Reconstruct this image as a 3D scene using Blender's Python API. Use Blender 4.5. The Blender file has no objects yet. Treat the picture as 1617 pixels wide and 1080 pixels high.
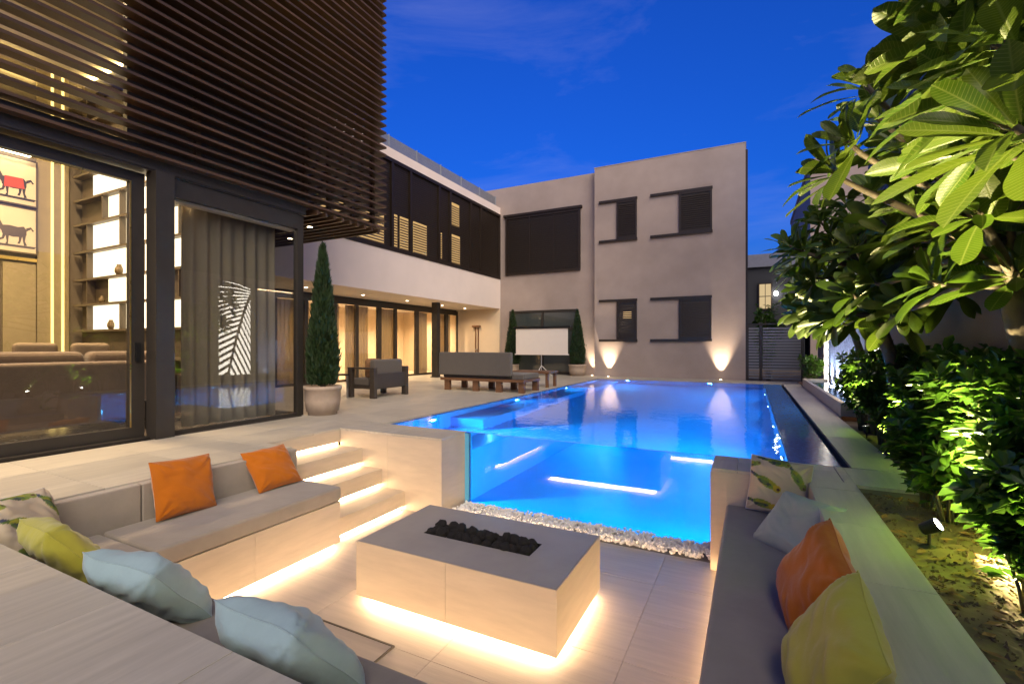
import bpy, bmesh, math, random
from mathutils import Vector, Matrix, Euler, noise as mnoise
random.seed(7)
R = math.radians
sc = bpy.context.scene
COL = sc.collection

# ------------------------------------------------------------------ camera
cam_d = bpy.data.cameras.new('camera')
cam = bpy.data.objects.new('camera', cam_d)
COL.objects.link(cam)
cam.location = (0, 0, 1.2)
cam.rotation_euler = (R(90), 0, R(26.78))
cam_d.sensor_width = 36
cam_d.lens = 36 * 748 / 1617
cam_d.shift_y = 6 / 1617
cam_d.clip_start = 0.05
cam_d.clip_end = 600
sc.camera = cam

# ------------------------------------------------------------------ dusk sky
w = bpy.data.worlds.new('World')
sc.world = w
w.use_nodes = True
nt = w.node_tree
nt.nodes.clear()
out = nt.nodes.new('ShaderNodeOutputWorld')
bg = nt.nodes.new('ShaderNodeBackground')
sky = nt.nodes.new('ShaderNodeTexSky')
sky.sky_type = 'NISHITA'
sky.sun_disc = False
sky.sun_elevation = R(1.0)
sky.sun_rotation = R(150)
sky.air_density = 1.0
sky.dust_density = 0.3
sky.ozone_density = 6.0
tc = nt.nodes.new('ShaderNodeTexCoord')
mp = nt.nodes.new('ShaderNodeMapping')
mp.inputs['Scale'].default_value = (1.0, 1.0, 3.2)
cl = nt.nodes.new('ShaderNodeTexNoise')
cl.inputs['Scale'].default_value = 2.6
cl.inputs['Detail'].default_value = 7
cl.inputs['Roughness'].default_value = 0.62
cl.inputs['Distortion'].default_value = 0.5
cr = nt.nodes.new('ShaderNodeMapRange')
cr.inputs['From Min'].default_value = 0.48
cr.inputs['From Max'].default_value = 0.78
cr.inputs['To Max'].default_value = 0.13
tint = nt.nodes.new('ShaderNodeMix')
tint.data_type = 'RGBA'
tint.blend_type = 'MULTIPLY'
tint.inputs[0].default_value = 1.0
tint.inputs[7].default_value = (1.45, 1.42, 2.0, 1)
cm = nt.nodes.new('ShaderNodeMix')
cm.data_type = 'RGBA'
cm.inputs[7].default_value = (1.5, 1.5, 2.2, 1)
nt.links.new(tc.outputs['Generated'], mp.inputs['Vector'])
nt.links.new(mp.outputs['Vector'], cl.inputs['Vector'])
nt.links.new(cl.outputs['Fac'], cr.inputs['Value'])
nt.links.new(sky.outputs['Color'], tint.inputs[6])
nt.links.new(tint.outputs[2], cm.inputs[6])
nt.links.new(cr.outputs['Result'], cm.inputs[0])
nt.links.new(cm.outputs[2], bg.inputs['Color'])
bg.inputs['Strength'].default_value = 0.15
nt.links.new(bg.outputs['Background'], out.inputs['Surface'])

# afterglow of the set sun: broad, dim and warm, from behind the garden wall
sd = bpy.data.lights.new('sun', 'SUN')
sd.energy = 1.5
sd.angle = R(60)
sd.color = (1.0, 0.85, 0.60)
sun = bpy.data.objects.new('sun', sd)
COL.objects.link(sun)
sun.rotation_euler = Vector((-0.55, 0.60, -0.55)).to_track_quat('-Z', 'Y').to_euler()

sc.view_settings.view_transform = 'Standard'
sc.view_settings.look = 'None'
sc.view_settings.gamma = 1
sc.view_settings.exposure = 1.45
sc.view_settings.use_curve_mapping = False
cy = sc.cycles
cy.use_denoising = True
try:
    cy.denoiser = 'OPENIMAGEDENOISE'
except Exception:
    pass
cy.max_bounces = 8
cy.diffuse_bounces = 3
cy.glossy_bounces = 5
cy.transmission_bounces = 8
cy.transparent_max_bounces = 16
cy.caustics_refractive = False
cy.caustics_reflective = False
cy.sample_clamp_indirect = 4.0
cy.use_light_tree = True

# ------------------------------------------------------------------ helpers
class MB:
    """collects boxes, tubes and sheets; build() links them as one mesh object"""
    def __init__(s):
        s.v = []; s.f = []
    def add(s, vs, fs):
        b = len(s.v)
        s.v += [tuple(q) for q in vs]
        s.f += [tuple(b + i for i in q) for q in fs]
        return s
    def box(s, x0, x1, y0, y1, z0, z1):
        return s.add([(x0,y0,z0),(x1,y0,z0),(x1,y1,z0),(x0,y1,z0),(x0,y0,z1),(x1,y0,z1),(x1,y1,z1),(x0,y1,z1)],
                     [(0,3,2,1),(4,5,6,7),(0,1,5,4),(1,2,6,5),(2,3,7,6),(3,0,4,7)])
    def tube(s, pts, rad, n=8, cap=True):
        pts = [Vector(p) for p in pts]
        if not hasattr(rad, '__len__'): rad = [rad] * len(pts)
        b = len(s.v); prev = None
        for i, p in enumerate(pts):
            t = (pts[min(i+1, len(pts)-1)] - pts[max(i-1, 0)]).normalized()
            a = prev if prev is not None else (Vector((0,0,1)) if abs(t.z) < .9 else Vector((1,0,0)))
            u = (a - t * a.dot(t)).normalized(); prev = u
            w_ = t.cross(u)
            for k in range(n):
                an = 2 * math.pi * k / n
                s.v.append(tuple(p + (u * math.cos(an) + w_ * math.sin(an)) * rad[i]))
        for i in range(len(pts) - 1):
            for k in range(n):
                k2 = (k + 1) % n
                s.f.append((b+i*n+k, b+i*n+k2, b+(i+1)*n+k2, b+(i+1)*n+k))
        if cap:
            s.f.append(tuple(b + k for k in range(n))[::-1])
            s.f.append(tuple(b + (len(pts)-1)*n + k for k in range(n)))
        return s
    def lathe(s, prof, cx=0, cy=0, n=32, sq=0):
        b = len(s.v)
        for r, z in prof:
            for k in range(n):
                a = 2 * math.pi * k / n
                s.v.append((cx + r * math.cos(a), cy + r * math.sin(a), z))
        for i in range(len(prof) - 1):
            for k in range(n):
                k2 = (k + 1) % n
                s.f.append((b+i*n+k, b+i*n+k2, b+(i+1)*n+k2, b+(i+1)*n+k))
        s.f.append(tuple(b + k for k in range(n))[::-1])
        s.f.append(tuple(b + (len(prof)-1)*n + k for k in range(n)))
        return s
    def mesh(s, name, mat, off=(0,0,0), smooth=False):
        me = bpy.data.meshes.new(name)
        o = Vector(off)
        me.from_pydata([tuple(Vector(q) - o) for q in s.v], [], s.f)
        if mat: me.materials.append(mat)
        if smooth: me.polygons.foreach_set('use_smooth', [True] * len(me.polygons))
        me.update()
        return me
    def build(s, name, mat, parent=None, smooth=False, bevel=0, seg=2, kind=None, local=False):
        """verts are world coordinates unless local; the object's origin is the parent's origin"""
        off = (0,0,0)
        if parent is not None and not local: off = WL(parent)
        me = s.mesh(name, mat, off, smooth)
        return link(name, me, parent, bevel, seg, kind)

def WL(o):
    p = Vector((0,0,0))
    while o is not None:
        p = p + o.location; o = o.parent
    return p
def link(name, me, parent=None, bevel=0, seg=2, kind=None, loc=None, rot=None):
    o = bpy.data.objects.new(name, me)
    COL.objects.link(o)
    if parent is not None: o.parent = parent
    if bevel:
        m = o.modifiers.new('bevel', 'BEVEL'); m.width = bevel; m.segments = seg; m.limit_method = 'ANGLE'; m.angle_limit = R(40)
        m.harden_normals = False
    if kind: o['kind'] = kind
    if loc is not None: o.location = loc
    if rot is not None: o.rotation_euler = rot
    return o
def tag(o, label, cat, group=None):
    o['label'] = label; o['category'] = cat
    if group: o['group'] = group
    return o
def thing(name, label, cat, loc=(0,0,0), group=None, rotz=0):
    o = bpy.data.objects.new(name, None)
    COL.objects.link(o); o.location = loc; o.rotation_euler = (0,0,rotz)
    o.empty_display_size = .1
    return tag(o, label, cat, group)
def bx(name, b, mat, parent=None, bevel=0, kind=None, seg=2):
    return MB().box(*b).build(name, mat, parent, bevel=bevel, seg=seg, kind=kind)
def struct(name, mb, mat, **k):
    return mb.build(name, mat, kind='structure', **k)
def origin_center(o):
    """move a top-level mesh's origin to the middle of its base"""
    me = o.data
    xs = [v.co for v in me.vertices]
    lo = Vector([min(c[i] for c in xs) for i in range(3)]); hi = Vector([max(c[i] for c in xs) for i in range(3)])
    c = Vector(((lo.x+hi.x)/2, (lo.y+hi.y)/2, lo.z))
    me.transform(Matrix.Translation(-c)); o.location = c
    return o

# ------------------------------------------------------------------ materials
def newmat(name):
    m = bpy.data.materials.new(name); m.use_nodes = True
    t = m.node_tree; t.nodes.clear()
    o = t.nodes.new('ShaderNodeOutputMaterial')
    return m, t, o
def mk(name, col, rough=.5, metal=0, var=.12, scale=6, stretch=(1,1,1), bump=0., bscale=None, spec=.5, rnd=0., rvar=.1, sheen=0, trans=0, detail=6, col2=None, c2s=1.5, c2a=.5):
    m, t, o = newmat(name)
    p = t.nodes.new('ShaderNodeBsdfPrincipled')
    p.inputs['Metallic'].default_value = metal
    p.inputs['Specular IOR Level'].default_value = spec
    if sheen: p.inputs['Sheen Weight'].default_value = sheen
    tc = t.nodes.new('ShaderNodeTexCoord'); mp = t.nodes.new('ShaderNodeMapping')
    mp.inputs['Scale'].default_value = stretch
    oi = t.nodes.new('ShaderNodeObjectInfo')
    va = t.nodes.new('ShaderNodeVectorMath'); va.operation = 'MULTIPLY_ADD'
    va.inputs[1].default_value = (37, 53, 71)
    t.links.new(oi.outputs['Random'], va.inputs[0]); t.links.new(tc.outputs['Object'], va.inputs[2])
    t.links.new(va.outputs[0], mp.inputs['Vector'])
    n = t.nodes.new('ShaderNodeTexNoise'); n.inputs['Scale'].default_value = scale; n.inputs['Detail'].default_value = detail
    n.inputs['Roughness'].default_value = .6
    t.links.new(mp.outputs[0], n.inputs['Vector'])
    mr = t.nodes.new('ShaderNodeMapRange'); mr.inputs['From Min'].default_value = .25; mr.inputs['From Max'].default_value = .75
    mr.inputs['To Min'].default_value = 1 - var; mr.inputs['To Max'].default_value = 1 + var
    t.links.new(n.outputs['Fac'], mr.inputs['Value'])
    val = mr.outputs['Result']
    if rnd:
        m2 = t.nodes.new('ShaderNodeMapRange'); m2.inputs['To Min'].default_value = 1 - rnd; m2.inputs['To Max'].default_value = 1 + rnd
        t.links.new(oi.outputs['Random'], m2.inputs['Value'])
        mu = t.nodes.new('ShaderNodeMath'); mu.operation = 'MULTIPLY'
        t.links.new(val, mu.inputs[0]); t.links.new(m2.outputs['Result'], mu.inputs[1]); val = mu.outputs[0]
    base = t.nodes.new('ShaderNodeRGB'); base.outputs[0].default_value = (*col, 1)
    bsrc = base.outputs[0]
    if col2:
        n2 = t.nodes.new('ShaderNodeTexNoise'); n2.inputs['Scale'].default_value = c2s; n2.inputs['Detail'].default_value = 4
        t.links.new(va.outputs[0], n2.inputs['Vector'])
        r2 = t.nodes.new('ShaderNodeMapRange'); r2.inputs['From Min'].default_value = .4; r2.inputs['From Max'].default_value = .65; r2.inputs['To Max'].default_value = c2a
        t.links.new(n2.outputs['Fac'], r2.inputs['Value'])
        cm_ = t.nodes.new('ShaderNodeMix'); cm_.data_type = 'RGBA'; cm_.inputs[7].default_value = (*col2, 1)
        t.links.new(r2.outputs['Result'], cm_.inputs[0]); t.links.new(bsrc, cm_.inputs[6]); bsrc = cm_.outputs[2]
    vm = t.nodes.new('ShaderNodeVectorMath'); vm.operation = 'SCALE'
    t.links.new(bsrc, vm.inputs[0]); t.links.new(val, vm.inputs['Scale'])
    t.links.new(vm.outputs[0], p.inputs['Base Color'])
    rr = t.nodes.new('ShaderNodeMapRange'); rr.inputs['To Min'].default_value = max(.02, rough - rvar); rr.inputs['To Max'].default_value = min(1, rough + rvar)
    t.links.new(n.outputs['Fac'], rr.inputs['Value']); t.links.new(rr.outputs['Result'], p.inputs['Roughness'])
    if bump:
        nb = t.nodes.new('ShaderNodeTexNoise'); nb.inputs['Scale'].default_value = bscale or scale * 8; nb.inputs['Detail'].default_value = 5
        t.links.new(mp.outputs[0], nb.inputs['Vector'])
        b = t.nodes.new('ShaderNodeBump'); b.inputs['Strength'].default_value = bump; b.inputs['Distance'].default_value = .01
        t.links.new(nb.outputs['Fac'], b.inputs['Height']); t.links.new(b.outputs['Normal'], p.inputs['Normal'])
    sh = p.outputs[0]
    if trans:
        tr = t.nodes.new('ShaderNodeBsdfTranslucent'); t.links.new(vm.outputs[0], tr.inputs['Color'])
        mx = t.nodes.new('ShaderNodeMixShader'); mx.inputs[0].default_value = trans
        t.links.new(sh, mx.inputs[1]); t.links.new(tr.outputs[0], mx.inputs[2]); sh = mx.outputs[0]
    t.links.new(sh, o.inputs['Surface'])
    return m
def emit(name, col, strength):
    m, t, o = newmat(name)
    e = t.nodes.new('ShaderNodeEmission'); e.inputs['Color'].default_value = (*col, 1); e.inputs['Strength'].default_value = strength
    t.links.new(e.outputs[0], o.inputs['Surface']); return m
def thin_glass(name, tint=(1,1,1), f0=.045, rough=0.0, gain=1.0):
    m, t, o = newmat(name)
    lw = t.nodes.new('ShaderNodeLayerWeight'); lw.inputs['Blend'].default_value = .5
    pw = t.nodes.new('ShaderNodeMath'); pw.operation = 'POWER'; pw.inputs[1].default_value = 4.5
    mr = t.nodes.new('ShaderNodeMapRange'); mr.inputs['To Min'].default_value = f0; mr.inputs['To Max'].default_value = 1.0 * gain
    t.links.new(lw.outputs['Facing'], pw.inputs[0]); t.links.new(pw.outputs[0], mr.inputs['Value'])
    tr = t.nodes.new('ShaderNodeBsdfTransparent'); tr.inputs['Color'].default_value = (*tint, 1)
    gl = t.nodes.new('ShaderNodeBsdfGlossy'); gl.inputs['Roughness'].default_value = rough
    mx = t.nodes.new('ShaderNodeMixShader')
    t.links.new(mr.outputs['Result'], mx.inputs[0]); t.links.new(tr.outputs[0], mx.inputs[1]); t.links.new(gl.outputs[0], mx.inputs[2])
    t.links.new(mx.outputs[0], o.inputs['Surface']); return m

M = {}
M['deck'] = mk('travertine_paving', (.47,.43,.365), .42, var=.16, scale=3.0, stretch=(7,.55,7), bump=.12, bscale=14, rnd=.06, detail=9, col2=(.39,.355,.305), c2s=1.1, c2a=.6)
M['pitfloor'] = mk('pit_paving', (.46,.40,.345), .45, var=.13, scale=3.0, stretch=(.6,7,7), bump=.1, bscale=14, rnd=.04, detail=9)
M['stone'] = mk('cream_stone_cladding', (.52,.44,.345), .55, var=.10, scale=3.0, stretch=(.9,.9,5), bump=.06, bscale=18, detail=9)
M['tabletop'] = mk('dimmed_stone_top', (.35,.315,.28), .5, var=.10, scale=4, bump=.05)  # same stone as the sides; weaker light on top put into a greyer colour
M['joint'] = mk('dark_joint', (.17,.15,.125), .9)
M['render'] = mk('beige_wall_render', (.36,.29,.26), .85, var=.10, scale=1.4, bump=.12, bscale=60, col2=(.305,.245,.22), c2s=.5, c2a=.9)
M['render_white'] = mk('white_wall_render', (.80,.685,.63), .85, var=.05, scale=1.2, bump=.1, bscale=60)  # paler render of the long wing
M['soffit'] = mk('soffit_plaster', (.68,.60,.50), .8, var=.04)
M['wallwarm'] = mk('cream_wall_paint', (.62,.50,.36), .8, var=.06, scale=1.5)
M['alu'] = mk('dark_grey_aluminium', (.045,.038,.032), .42, metal=.35, var=.08, bump=.02)
M['darkframe'] = mk('dark_brown_metal', (.020,.012,.008), .5, metal=.2, var=.1)
M['timber'] = mk('dark_timber', (.055,.028,.013), .5, var=.35, scale=5, stretch=(10,.5,10), bump=.15, rnd=.25)
M['timberx'] = mk('dark_timber_cross', (.055,.028,.013), .5, var=.35, scale=5, stretch=(.5,10,10), bump=.15, rnd=.25)
M['teak'] = mk('teak_wood', (.16,.075,.035), .5, var=.3, scale=4, stretch=(1,8,8), bump=.1)
M['darkwall'] = mk('dark_panelling', (.020,.015,.012), .6, var=.15)
M['glass'] = thin_glass('window_glass', (.92,.93,.92), .07)
M['glassdark'] = thin_glass('tinted_window_glass', (.55,.50,.45), .008, gain=.06)
M['acrylic'] = thin_glass('acrylic_pane', (.95,.98,1.0), .03)
M['fabric'] = mk('taupe_cushion_fabric', (.31,.272,.232), .9, var=.10, scale=5, bump=.35, bscale=11, sheen=.25, spec=.2)
M['fabricdark'] = mk('grey_cushion_fabric', (.245,.215,.19), .9, var=.10, scale=5, bump=.35, bscale=11, sheen=.25, spec=.2)
M['led'] = emit('warm_led_strip', (1.0,.66,.35), 18)
M['black'] = mk('black_metal', (.012,.012,.013), .4, metal=.3)
M['white'] = mk('white_paint', (.7,.68,.65), .6, var=.03)
M['brass'] = mk('brass_trim', (.55,.38,.12), .3, metal=.9)
# ------------------------------------------------------------------ ground, deck, pit, pool (the setting)
M['earth'] = mk('sandy_ground', (.17,.115,.06), .95, var=.3, scale=4, bump=.6, bscale=30, col2=(.10,.075,.045), c2s=3)
g = MB()
X0, X1, Y0, Y1, B = -13.5, 2.6, -2.5, 19.2, 300
for a in ((-B, B, -B, Y0), (-B, B, Y1, B), (-B, X0, Y0, Y1), (X1, B, Y0, Y1)):
    g.add([(a[0],a[2],-.06),(a[1],a[2],-.06),(a[1],a[3],-.06),(a[0],a[3],-.06)], [(0,1,2,3)])
struct('ground', g, M['earth'])

REG = [(-6.85,.81,-1.6,1.17), (-6.85,-5.36,1.17,5.60), (-5.36,-4.87,1.17,3.85), (-5.36,-3.57,5.05,5.655),
       (-.35,.81,5.05,5.655), (.45,.81,1.17,5.05), (.81,1.30,5.0,5.655), (.885,1.32,5.655,9.7), (.885,1.37,9.7,16.98),
       (-12.1,-5.065,5.7,18.68), (-6.85,-5.36,5.60,5.7), (-5.065,1.37,16.98,18.3)]
db = MB()
for a in REG: db.box(a[0]+.012, a[1]-.012, a[2]+.012, a[3]-.012, -.16, -.0295)
deck = struct('deck', db, M['joint'])
def tile_grid(parent, regs, px, py, ox, oy, top, th, mat, gap=.0022, sink=.0008):
    cache = {}
    for (x0, x1, y0, y1) in regs:
        i0 = math.floor((x0 - ox) / px); i1 = math.ceil((x1 - ox) / px)
        j0 = math.floor((y0 - oy) / py); j1 = math.ceil((y1 - oy) / py)
        for i in range(i0, i1):
            for j in range(j0, j1):
                a, b = max(x0, ox + i*px), min(x1, ox + (i+1)*px)
                c, d = max(y0, oy + j*py), min(y1, oy + (j+1)*py)
                if b - a < .02 or d - c < .02: continue
                ga, gb = (gap if a > x0 + .001 else 0), (gap if b < x1 - .001 else 0)
                gc, gd = (gap if c > y0 + .001 else 0), (gap if d < y1 - .001 else 0)
                w_, h_ = round(b - gb - a - ga, 4), round(d - gd - c - gc, 4)
                k = (w_, h_)
                if k not in cache: cache[k] = MB().box(0, w_, 0, h_, -th, 0).mesh('tile', mat)
                link('tile', cache[k], parent, loc=(a + ga, c + gc, top - random.random()*sink), bevel=.0018, seg=1)
NARROW = [r for r in REG if r[1]-r[0] < .6 and r[0] > 0]
tile_grid(deck, [r for r in REG if r not in NARROW], .85, .85, -1.82, 1.17, 0, .03, M['deck'])
for r in NARROW: tile_grid(deck, [r], r[1]-r[0]+.001, .9, r[0], 1.17, 0, .03, M['deck'])

# sunken lounge
M['jointpale'] = mk('pale_joint', (.30,.26,.22), .9)
pf = struct('pit_floor', MB().box(-4.95, .55, 1.07, 5.60, -1.2, -1.03), M['jointpale'])
tile_grid(pf, [(-4.16,.45,1.17,5.20)], 1.2, .6, -3.2, 1.5, -1.0, .03, M['pitfloor'], gap=.0012)
pw = thing('pit_wall', 'cream stone wall block at the top of the lit steps, left of the pool window', 'wall', (-4.4,5.3,-1.03))
bx('wall_block', (-5.36,-3.57,5.05,5.60,-1.03,-.0302), M['stone'], pw)
pw = thing('pit_wall', 'cream stone pillar right of the pool window behind the bird cushion', 'wall', (.2,5.3,-1.03))
bx('wall_block', (-.35,.81,5.05,5.60,-1.03,-.0302), M['stone'], pw)
pw = thing('pit_wall', 'stone retaining wall along the planting bed behind the right bench', 'wall', (.6,3,-1.03))
bx('wall_block', (.45,.81,1.07,5.05,-1.03,-.0302), M['stone'], pw)
pw = thing('pit_wall', 'stone retaining wall in the foreground behind the blue cushions', 'wall', (-2,1.1,-1.03))
bx('wall_block', (-4.95,.45,1.02,1.17,-1.03,-.0302), M['stone'], pw)
pw = thing('pit_wall', 'stone retaining wall behind the left bench below the house', 'wall', (-4.9,2.4,-1.03))
bx('wall_block', (-5.36,-4.87,1.17,3.85,-1.03,-.0302), M['stone'], pw)

# pool basin
M['pooltile'] = mk('blue_pool_mosaic', (.08,.36,.68), .35, var=.06, scale=30)
M['poolwall'] = mk('blue_pool_wall', (.10,.42,.72), .35, var=.05, scale=30)
M['poolledge'] = mk('wet_blue_mosaic_pool_glow', (.035,.19,.58), .15, var=.45, scale=30, bump=.35, bscale=9, rvar=.02, spec=.22)  # dark blue mosaic with the pool's glow put into its base colour
pb = MB().box(-4.98,.80,5.60,16.86,-1.55,-1.4)
basin = struct('pool_basin', pb, M['pooltile'])
bx('overflow_ledge', (-4.98,-4.90,5.658,16.86,-1.4,-.006), M['poolledge'], basin)
bx('overflow_ledge', (.36,.80,5.658,16.86,-1.4,-.006), M['poolledge'], basin)
bx('basin_wall', (-4.8995,-4.885,5.69,16.77,-1.39,-.012), M['poolwall'], basin)
bx('basin_wall', (.345,.3595,5.69,16.77,-1.39,-.012), M['poolwall'], basin)
bx('basin_wall', (-4.885,.345,16.78,16.86,-1.4,-.012), M['poolwall'], basin)
bx('basin_wall', (-4.885,-3.50,5.601,5.68,-1.4,-.02), M['poolwall'], basin)
bx('basin_wall', (-.36,.345,5.601,5.68,-1.4,-.02), M['poolwall'], basin)
bx('basin_wall', (-3.50,-.36,5.601,5.70,-1.4,-1.10), M['poolwall'], basin)
# overflow slots
bx('overflow_slot', (.802,.884,5.657,16.96,-.3,-.09), M['black'], basin)
bx('overflow_slot', (-5.063,-4.982,5.70,16.96,-.3,-.09), M['black'], basin)
bx('overflow_slot', (-4.98,.80,16.862,16.978,-.3,-.09), M['black'], basin)
# shallow bench inside the pool along the left wall and step at the far end
bx('pool_bench', (-4.8845,-4.2,7.2,16.77,-1.399,-.55), M['pooltile'], basin, bevel=.01)

m, t, o = newmat('pool_water')
gl = t.nodes.new('ShaderNodeBsdfGlass'); gl.inputs['IOR'].default_value = 1.33; gl.inputs['Roughness'].default_value = 0.0
gl.inputs['Color'].default_value = (.93,.98,1,1)
tc = t.nodes.new('ShaderNodeTexCoord'); geo = t.nodes.new('ShaderNodeNewGeometry')
mp = t.nodes.new('ShaderNodeMapping'); mp.inputs['Scale'].default_value = (1, .7, 1)
n1 = t.nodes.new('ShaderNodeTexNoise'); n1.inputs['Scale'].default_value = 4.5; n1.inputs['Detail'].default_value = 3
t.links.new(tc.outputs['Object'], mp.inputs[0]); t.links.new(mp.outputs[0], n1.inputs['Vector'])
sep = t.nodes.new('ShaderNodeSeparateXYZ'); t.links.new(geo.outputs['True Normal'], sep.inputs[0])
ab = t.nodes.new('ShaderNodeMath'); ab.operation = 'ABSOLUTE'; t.links.new(sep.outputs['Z'], ab.inputs[0])
st = t.nodes.new('ShaderNodeMath'); st.operation = 'MULTIPLY'; st.inputs[1].default_value = .10; t.links.new(ab.outputs[0], st.inputs[0])
b = t.nodes.new('ShaderNodeBump'); b.inputs['Distance'].default_value = .05
t.links.new(st.outputs[0], b.inputs['Strength'])
t.links.new(n1.outputs['Fac'], b.inputs['Height']); t.links.new(b.outputs['Normal'], gl.inputs['Normal'])
t.links.new(gl.outputs[0], o.inputs['Surface'])
M['water'] = m
struct('pool_water', MB().box(-4.893,.353,5.662,16.82,-1.5,-.008), M['water'])

pane = thing('pool_window', 'clear acrylic pool window between two stone piers above the pebbles', 'window', (-1.95,5.63,-1.1))
bx('pane', (-3.50,-.352,5.603,5.655,-1.0985,-.006), M['acrylic'], pane)
bx('edge_seal', (-3.565,-3.502,5.603,5.655,-1.0985,-.006), M['poolledge'], pane)

# pool lamps
M['poollens'] = emit('pool_lamp_lens', (.30,.62,1.0), 25)
M['steel'] = mk('brushed_steel', (.5,.5,.5), .3, metal=.9)
def pool_lamp(p, d, e, label, size=.12, spread=160, g=.40):
    t_ = thing('pool_lamp', label, 'pool light', p, 'underwater pool lamps')
    q = Vector(d).to_track_quat('Z', 'Y').to_matrix().to_4x4()
    mb = MB().lathe([(.085,0),(.085,.018),(.07,.022)], n=20); mb.v = [tuple(q @ Vector(v)) for v in mb.v]
    mb.build('rim', M['steel'], t_, local=True)
    mb = MB().lathe([(.06,.0225),(.058,.03)], n=20); mb.v = [tuple(q @ Vector(v)) for v in mb.v]
    mb.build('lens', M['poollens'], t_, local=True)
    ld = bpy.data.lights.new('lamp_light', 'AREA'); ld.shape = 'DISK'; ld.size = size; ld.energy = e; ld.color = (.003,g,1.0); ld.spread = R(spread)
    lo = bpy.data.objects.new('lamp_light', ld); COL.objects.link(lo); lo.parent = t_
    lo.location = Vector(d) * .06; lo.rotation_euler = Vector(d).to_track_quat('-Z', 'Y').to_euler()
    ld.use_shadow = True
PE = 60
for i, y in enumerate((6.35, 8.6, 11.2, 13.8)):
    pool_lamp((.342, y, -.45), (-1,0,-.12), PE*(1.45 if y < 7 else .6), g=.50 if y < 7 else .40, label=['round lamp in the right pool wall close to the acrylic window','second underwater lamp along the right pool wall','third underwater lamp along the right pool wall','fourth underwater lamp along the right pool wall'][i])
for i, y in enumerate((6.6, 9.85, 13.2)):
    pool_lamp((-4.884, y, -.35), (1,0,-.12), PE*(1.25 if y < 7 else .6), g=.50 if y < 7 else .40, label=['round lamp in the left pool wall close to the stone pier','middle underwater lamp along the left pool wall','farthest underwater lamp along the left pool wall'][i])
for i, x in enumerate((-3.9, -1.2)):
    pool_lamp((x, 16.777, -.30), (0,-1,-.15), PE*.6, ['left underwater lamp in the far pool wall','right underwater lamp in the far pool wall'][i])

# steps
M['led_step'] = emit('warm_led_step', (1.0,.66,.35), 13)
stp = thing('sunken_steps', 'three stone steps with glowing strips leading down into the sunken lounge', 'steps', (-4.8,4.4,-1.03))
nose = [-5.36, -4.92, -4.56, -4.16]
bx('riser', (-5.45,-5.3605,3.855,5.047,-.20,-.0305), M['stone'], stp)
for k in range(4):
    z = -.25 * k
    if k: bx('tread', (nose[k-1]-.07, nose[k], 3.855, 5.047, z-.20, z), M['stone'], stp, bevel=.004)
    bx('led_strip', (nose[k]-.07, nose[k]-.045, 3.86, 5.045, z-.245, z-.202), M['led_step'], stp)
    if k < 3: bx('riser', (nose[k]-.3, nose[k]-.0705, 3.855, 5.047, z-.25, z-.2005), M['stone'], stp)

# benches
bench = thing('built_in_bench', 'left built-in stone bench with long taupe cushion below two orange pillows', 'bench', (-4.4,2.4,-1.0))
bx('base', (-4.868,-4.0,1.175,3.76,-.935,-.49), M['stone'], bench, bevel=.003)
bx('plinth', (-4.868,-4.10,1.175,3.76,-.9995,-.9355), M['stone'], bench)
bx('led_strip', (-4.098,-4.075,1.80,3.755,-.985,-.938), M['led'], bench)
bx('seat_cushion', (-4.77,-3.985,1.96,3.775,-.487,-.33), M['fabric'], bench, bevel=.028, seg=4)
bx('seat_cushion', (-4.77,-3.985,1.19,1.945,-.487,-.335), M['fabric'], bench, bevel=.028, seg=4)
bx('back_cushion', (-4.866,-4.765,1.19,2.24,-.40,-.012), M['fabric'], bench, bevel=.012, seg=3)
bx('back_cushion', (-4.866,-4.765,2.25,3.835,-.40,-.012), M['fabric'], bench, bevel=.012, seg=3)
bench = thing('built_in_bench', 'near built-in stone bench hidden behind the foreground slab with blue cushions', 'bench', (-1.8,1.45,-1.0))
bx('base', (-3.998,.448,1.175,1.745,-.935,-.49), M['stone'], bench)
bx('plinth', (-3.998,.448,1.175,1.64,-.9995,-.9355), M['stone'], bench)
bx('led_strip', (-3.9,-.3,1.642,1.665,-.985,-.938), M['led'], bench)
bx('seat_cushion', (-3.97,-1.30,1.19,1.765,-.487,-.33), M['fabricdark'], bench, bevel=.028, seg=4)
bx('seat_cushion', (-1.285,.44,1.19,1.765,-.487,-.335), M['fabricdark'], bench, bevel=.028, seg=4)
bench = thing('built_in_bench', 'right built-in bench with dark taupe cushion along the garden wall', 'bench', (.15,3.4,-1.0))
bx('base', (-.195,.448,1.75,5.045,-.935,-.49), M['stone'], bench)
bx('plinth', (-.10,.448,1.75,5.045,-.9995,-.9355), M['stone'], bench)
bx('led_strip', (-.128,-.105,1.80,5.04,-.985,-.938), M['led'], bench)
bx('seat_cushion', (-.215,.44,1.775,5.04,-.487,-.33), M['fabricdark'], bench, bevel=.028, seg=4)

# fire table
ft = thing('fire_table', 'rectangular stone fire table floating on a band of warm light', 'fire table', (-2.1,3.56,-1.0))
fx0, fx1, fy0, fy1 = -3.03, -1.20, 3.05, 4.08
tx0, tx1, ty0, ty1 = -2.63, -1.58, 3.44, 3.70
mb = MB().box(fx0,fx1,fy0,fy1,-.945,-.5205)
for a in ((fx0,fx1,fy0,ty0),(fx0,fx1,ty1,fy1),(fx0,tx0,ty0,ty1),(tx1,fx1,ty0,ty1)): mb.box(a[0],a[1],a[2],a[3],-.5205,-.4865)
mb.build('body', M['stone'], ft)
mb = MB()
for a in ((fx0+.002,fx1-.002,fy0+.002,ty0),(fx0+.002,fx1-.002,ty1,fy1-.002),(fx0+.002,tx0,ty0,ty1),(tx1,fx1-.002,ty0,ty1)):
    mb.box(a[0],a[1],a[2],a[3],-.486,-.478)
mb.build('table_top', M['tabletop'], ft)
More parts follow.
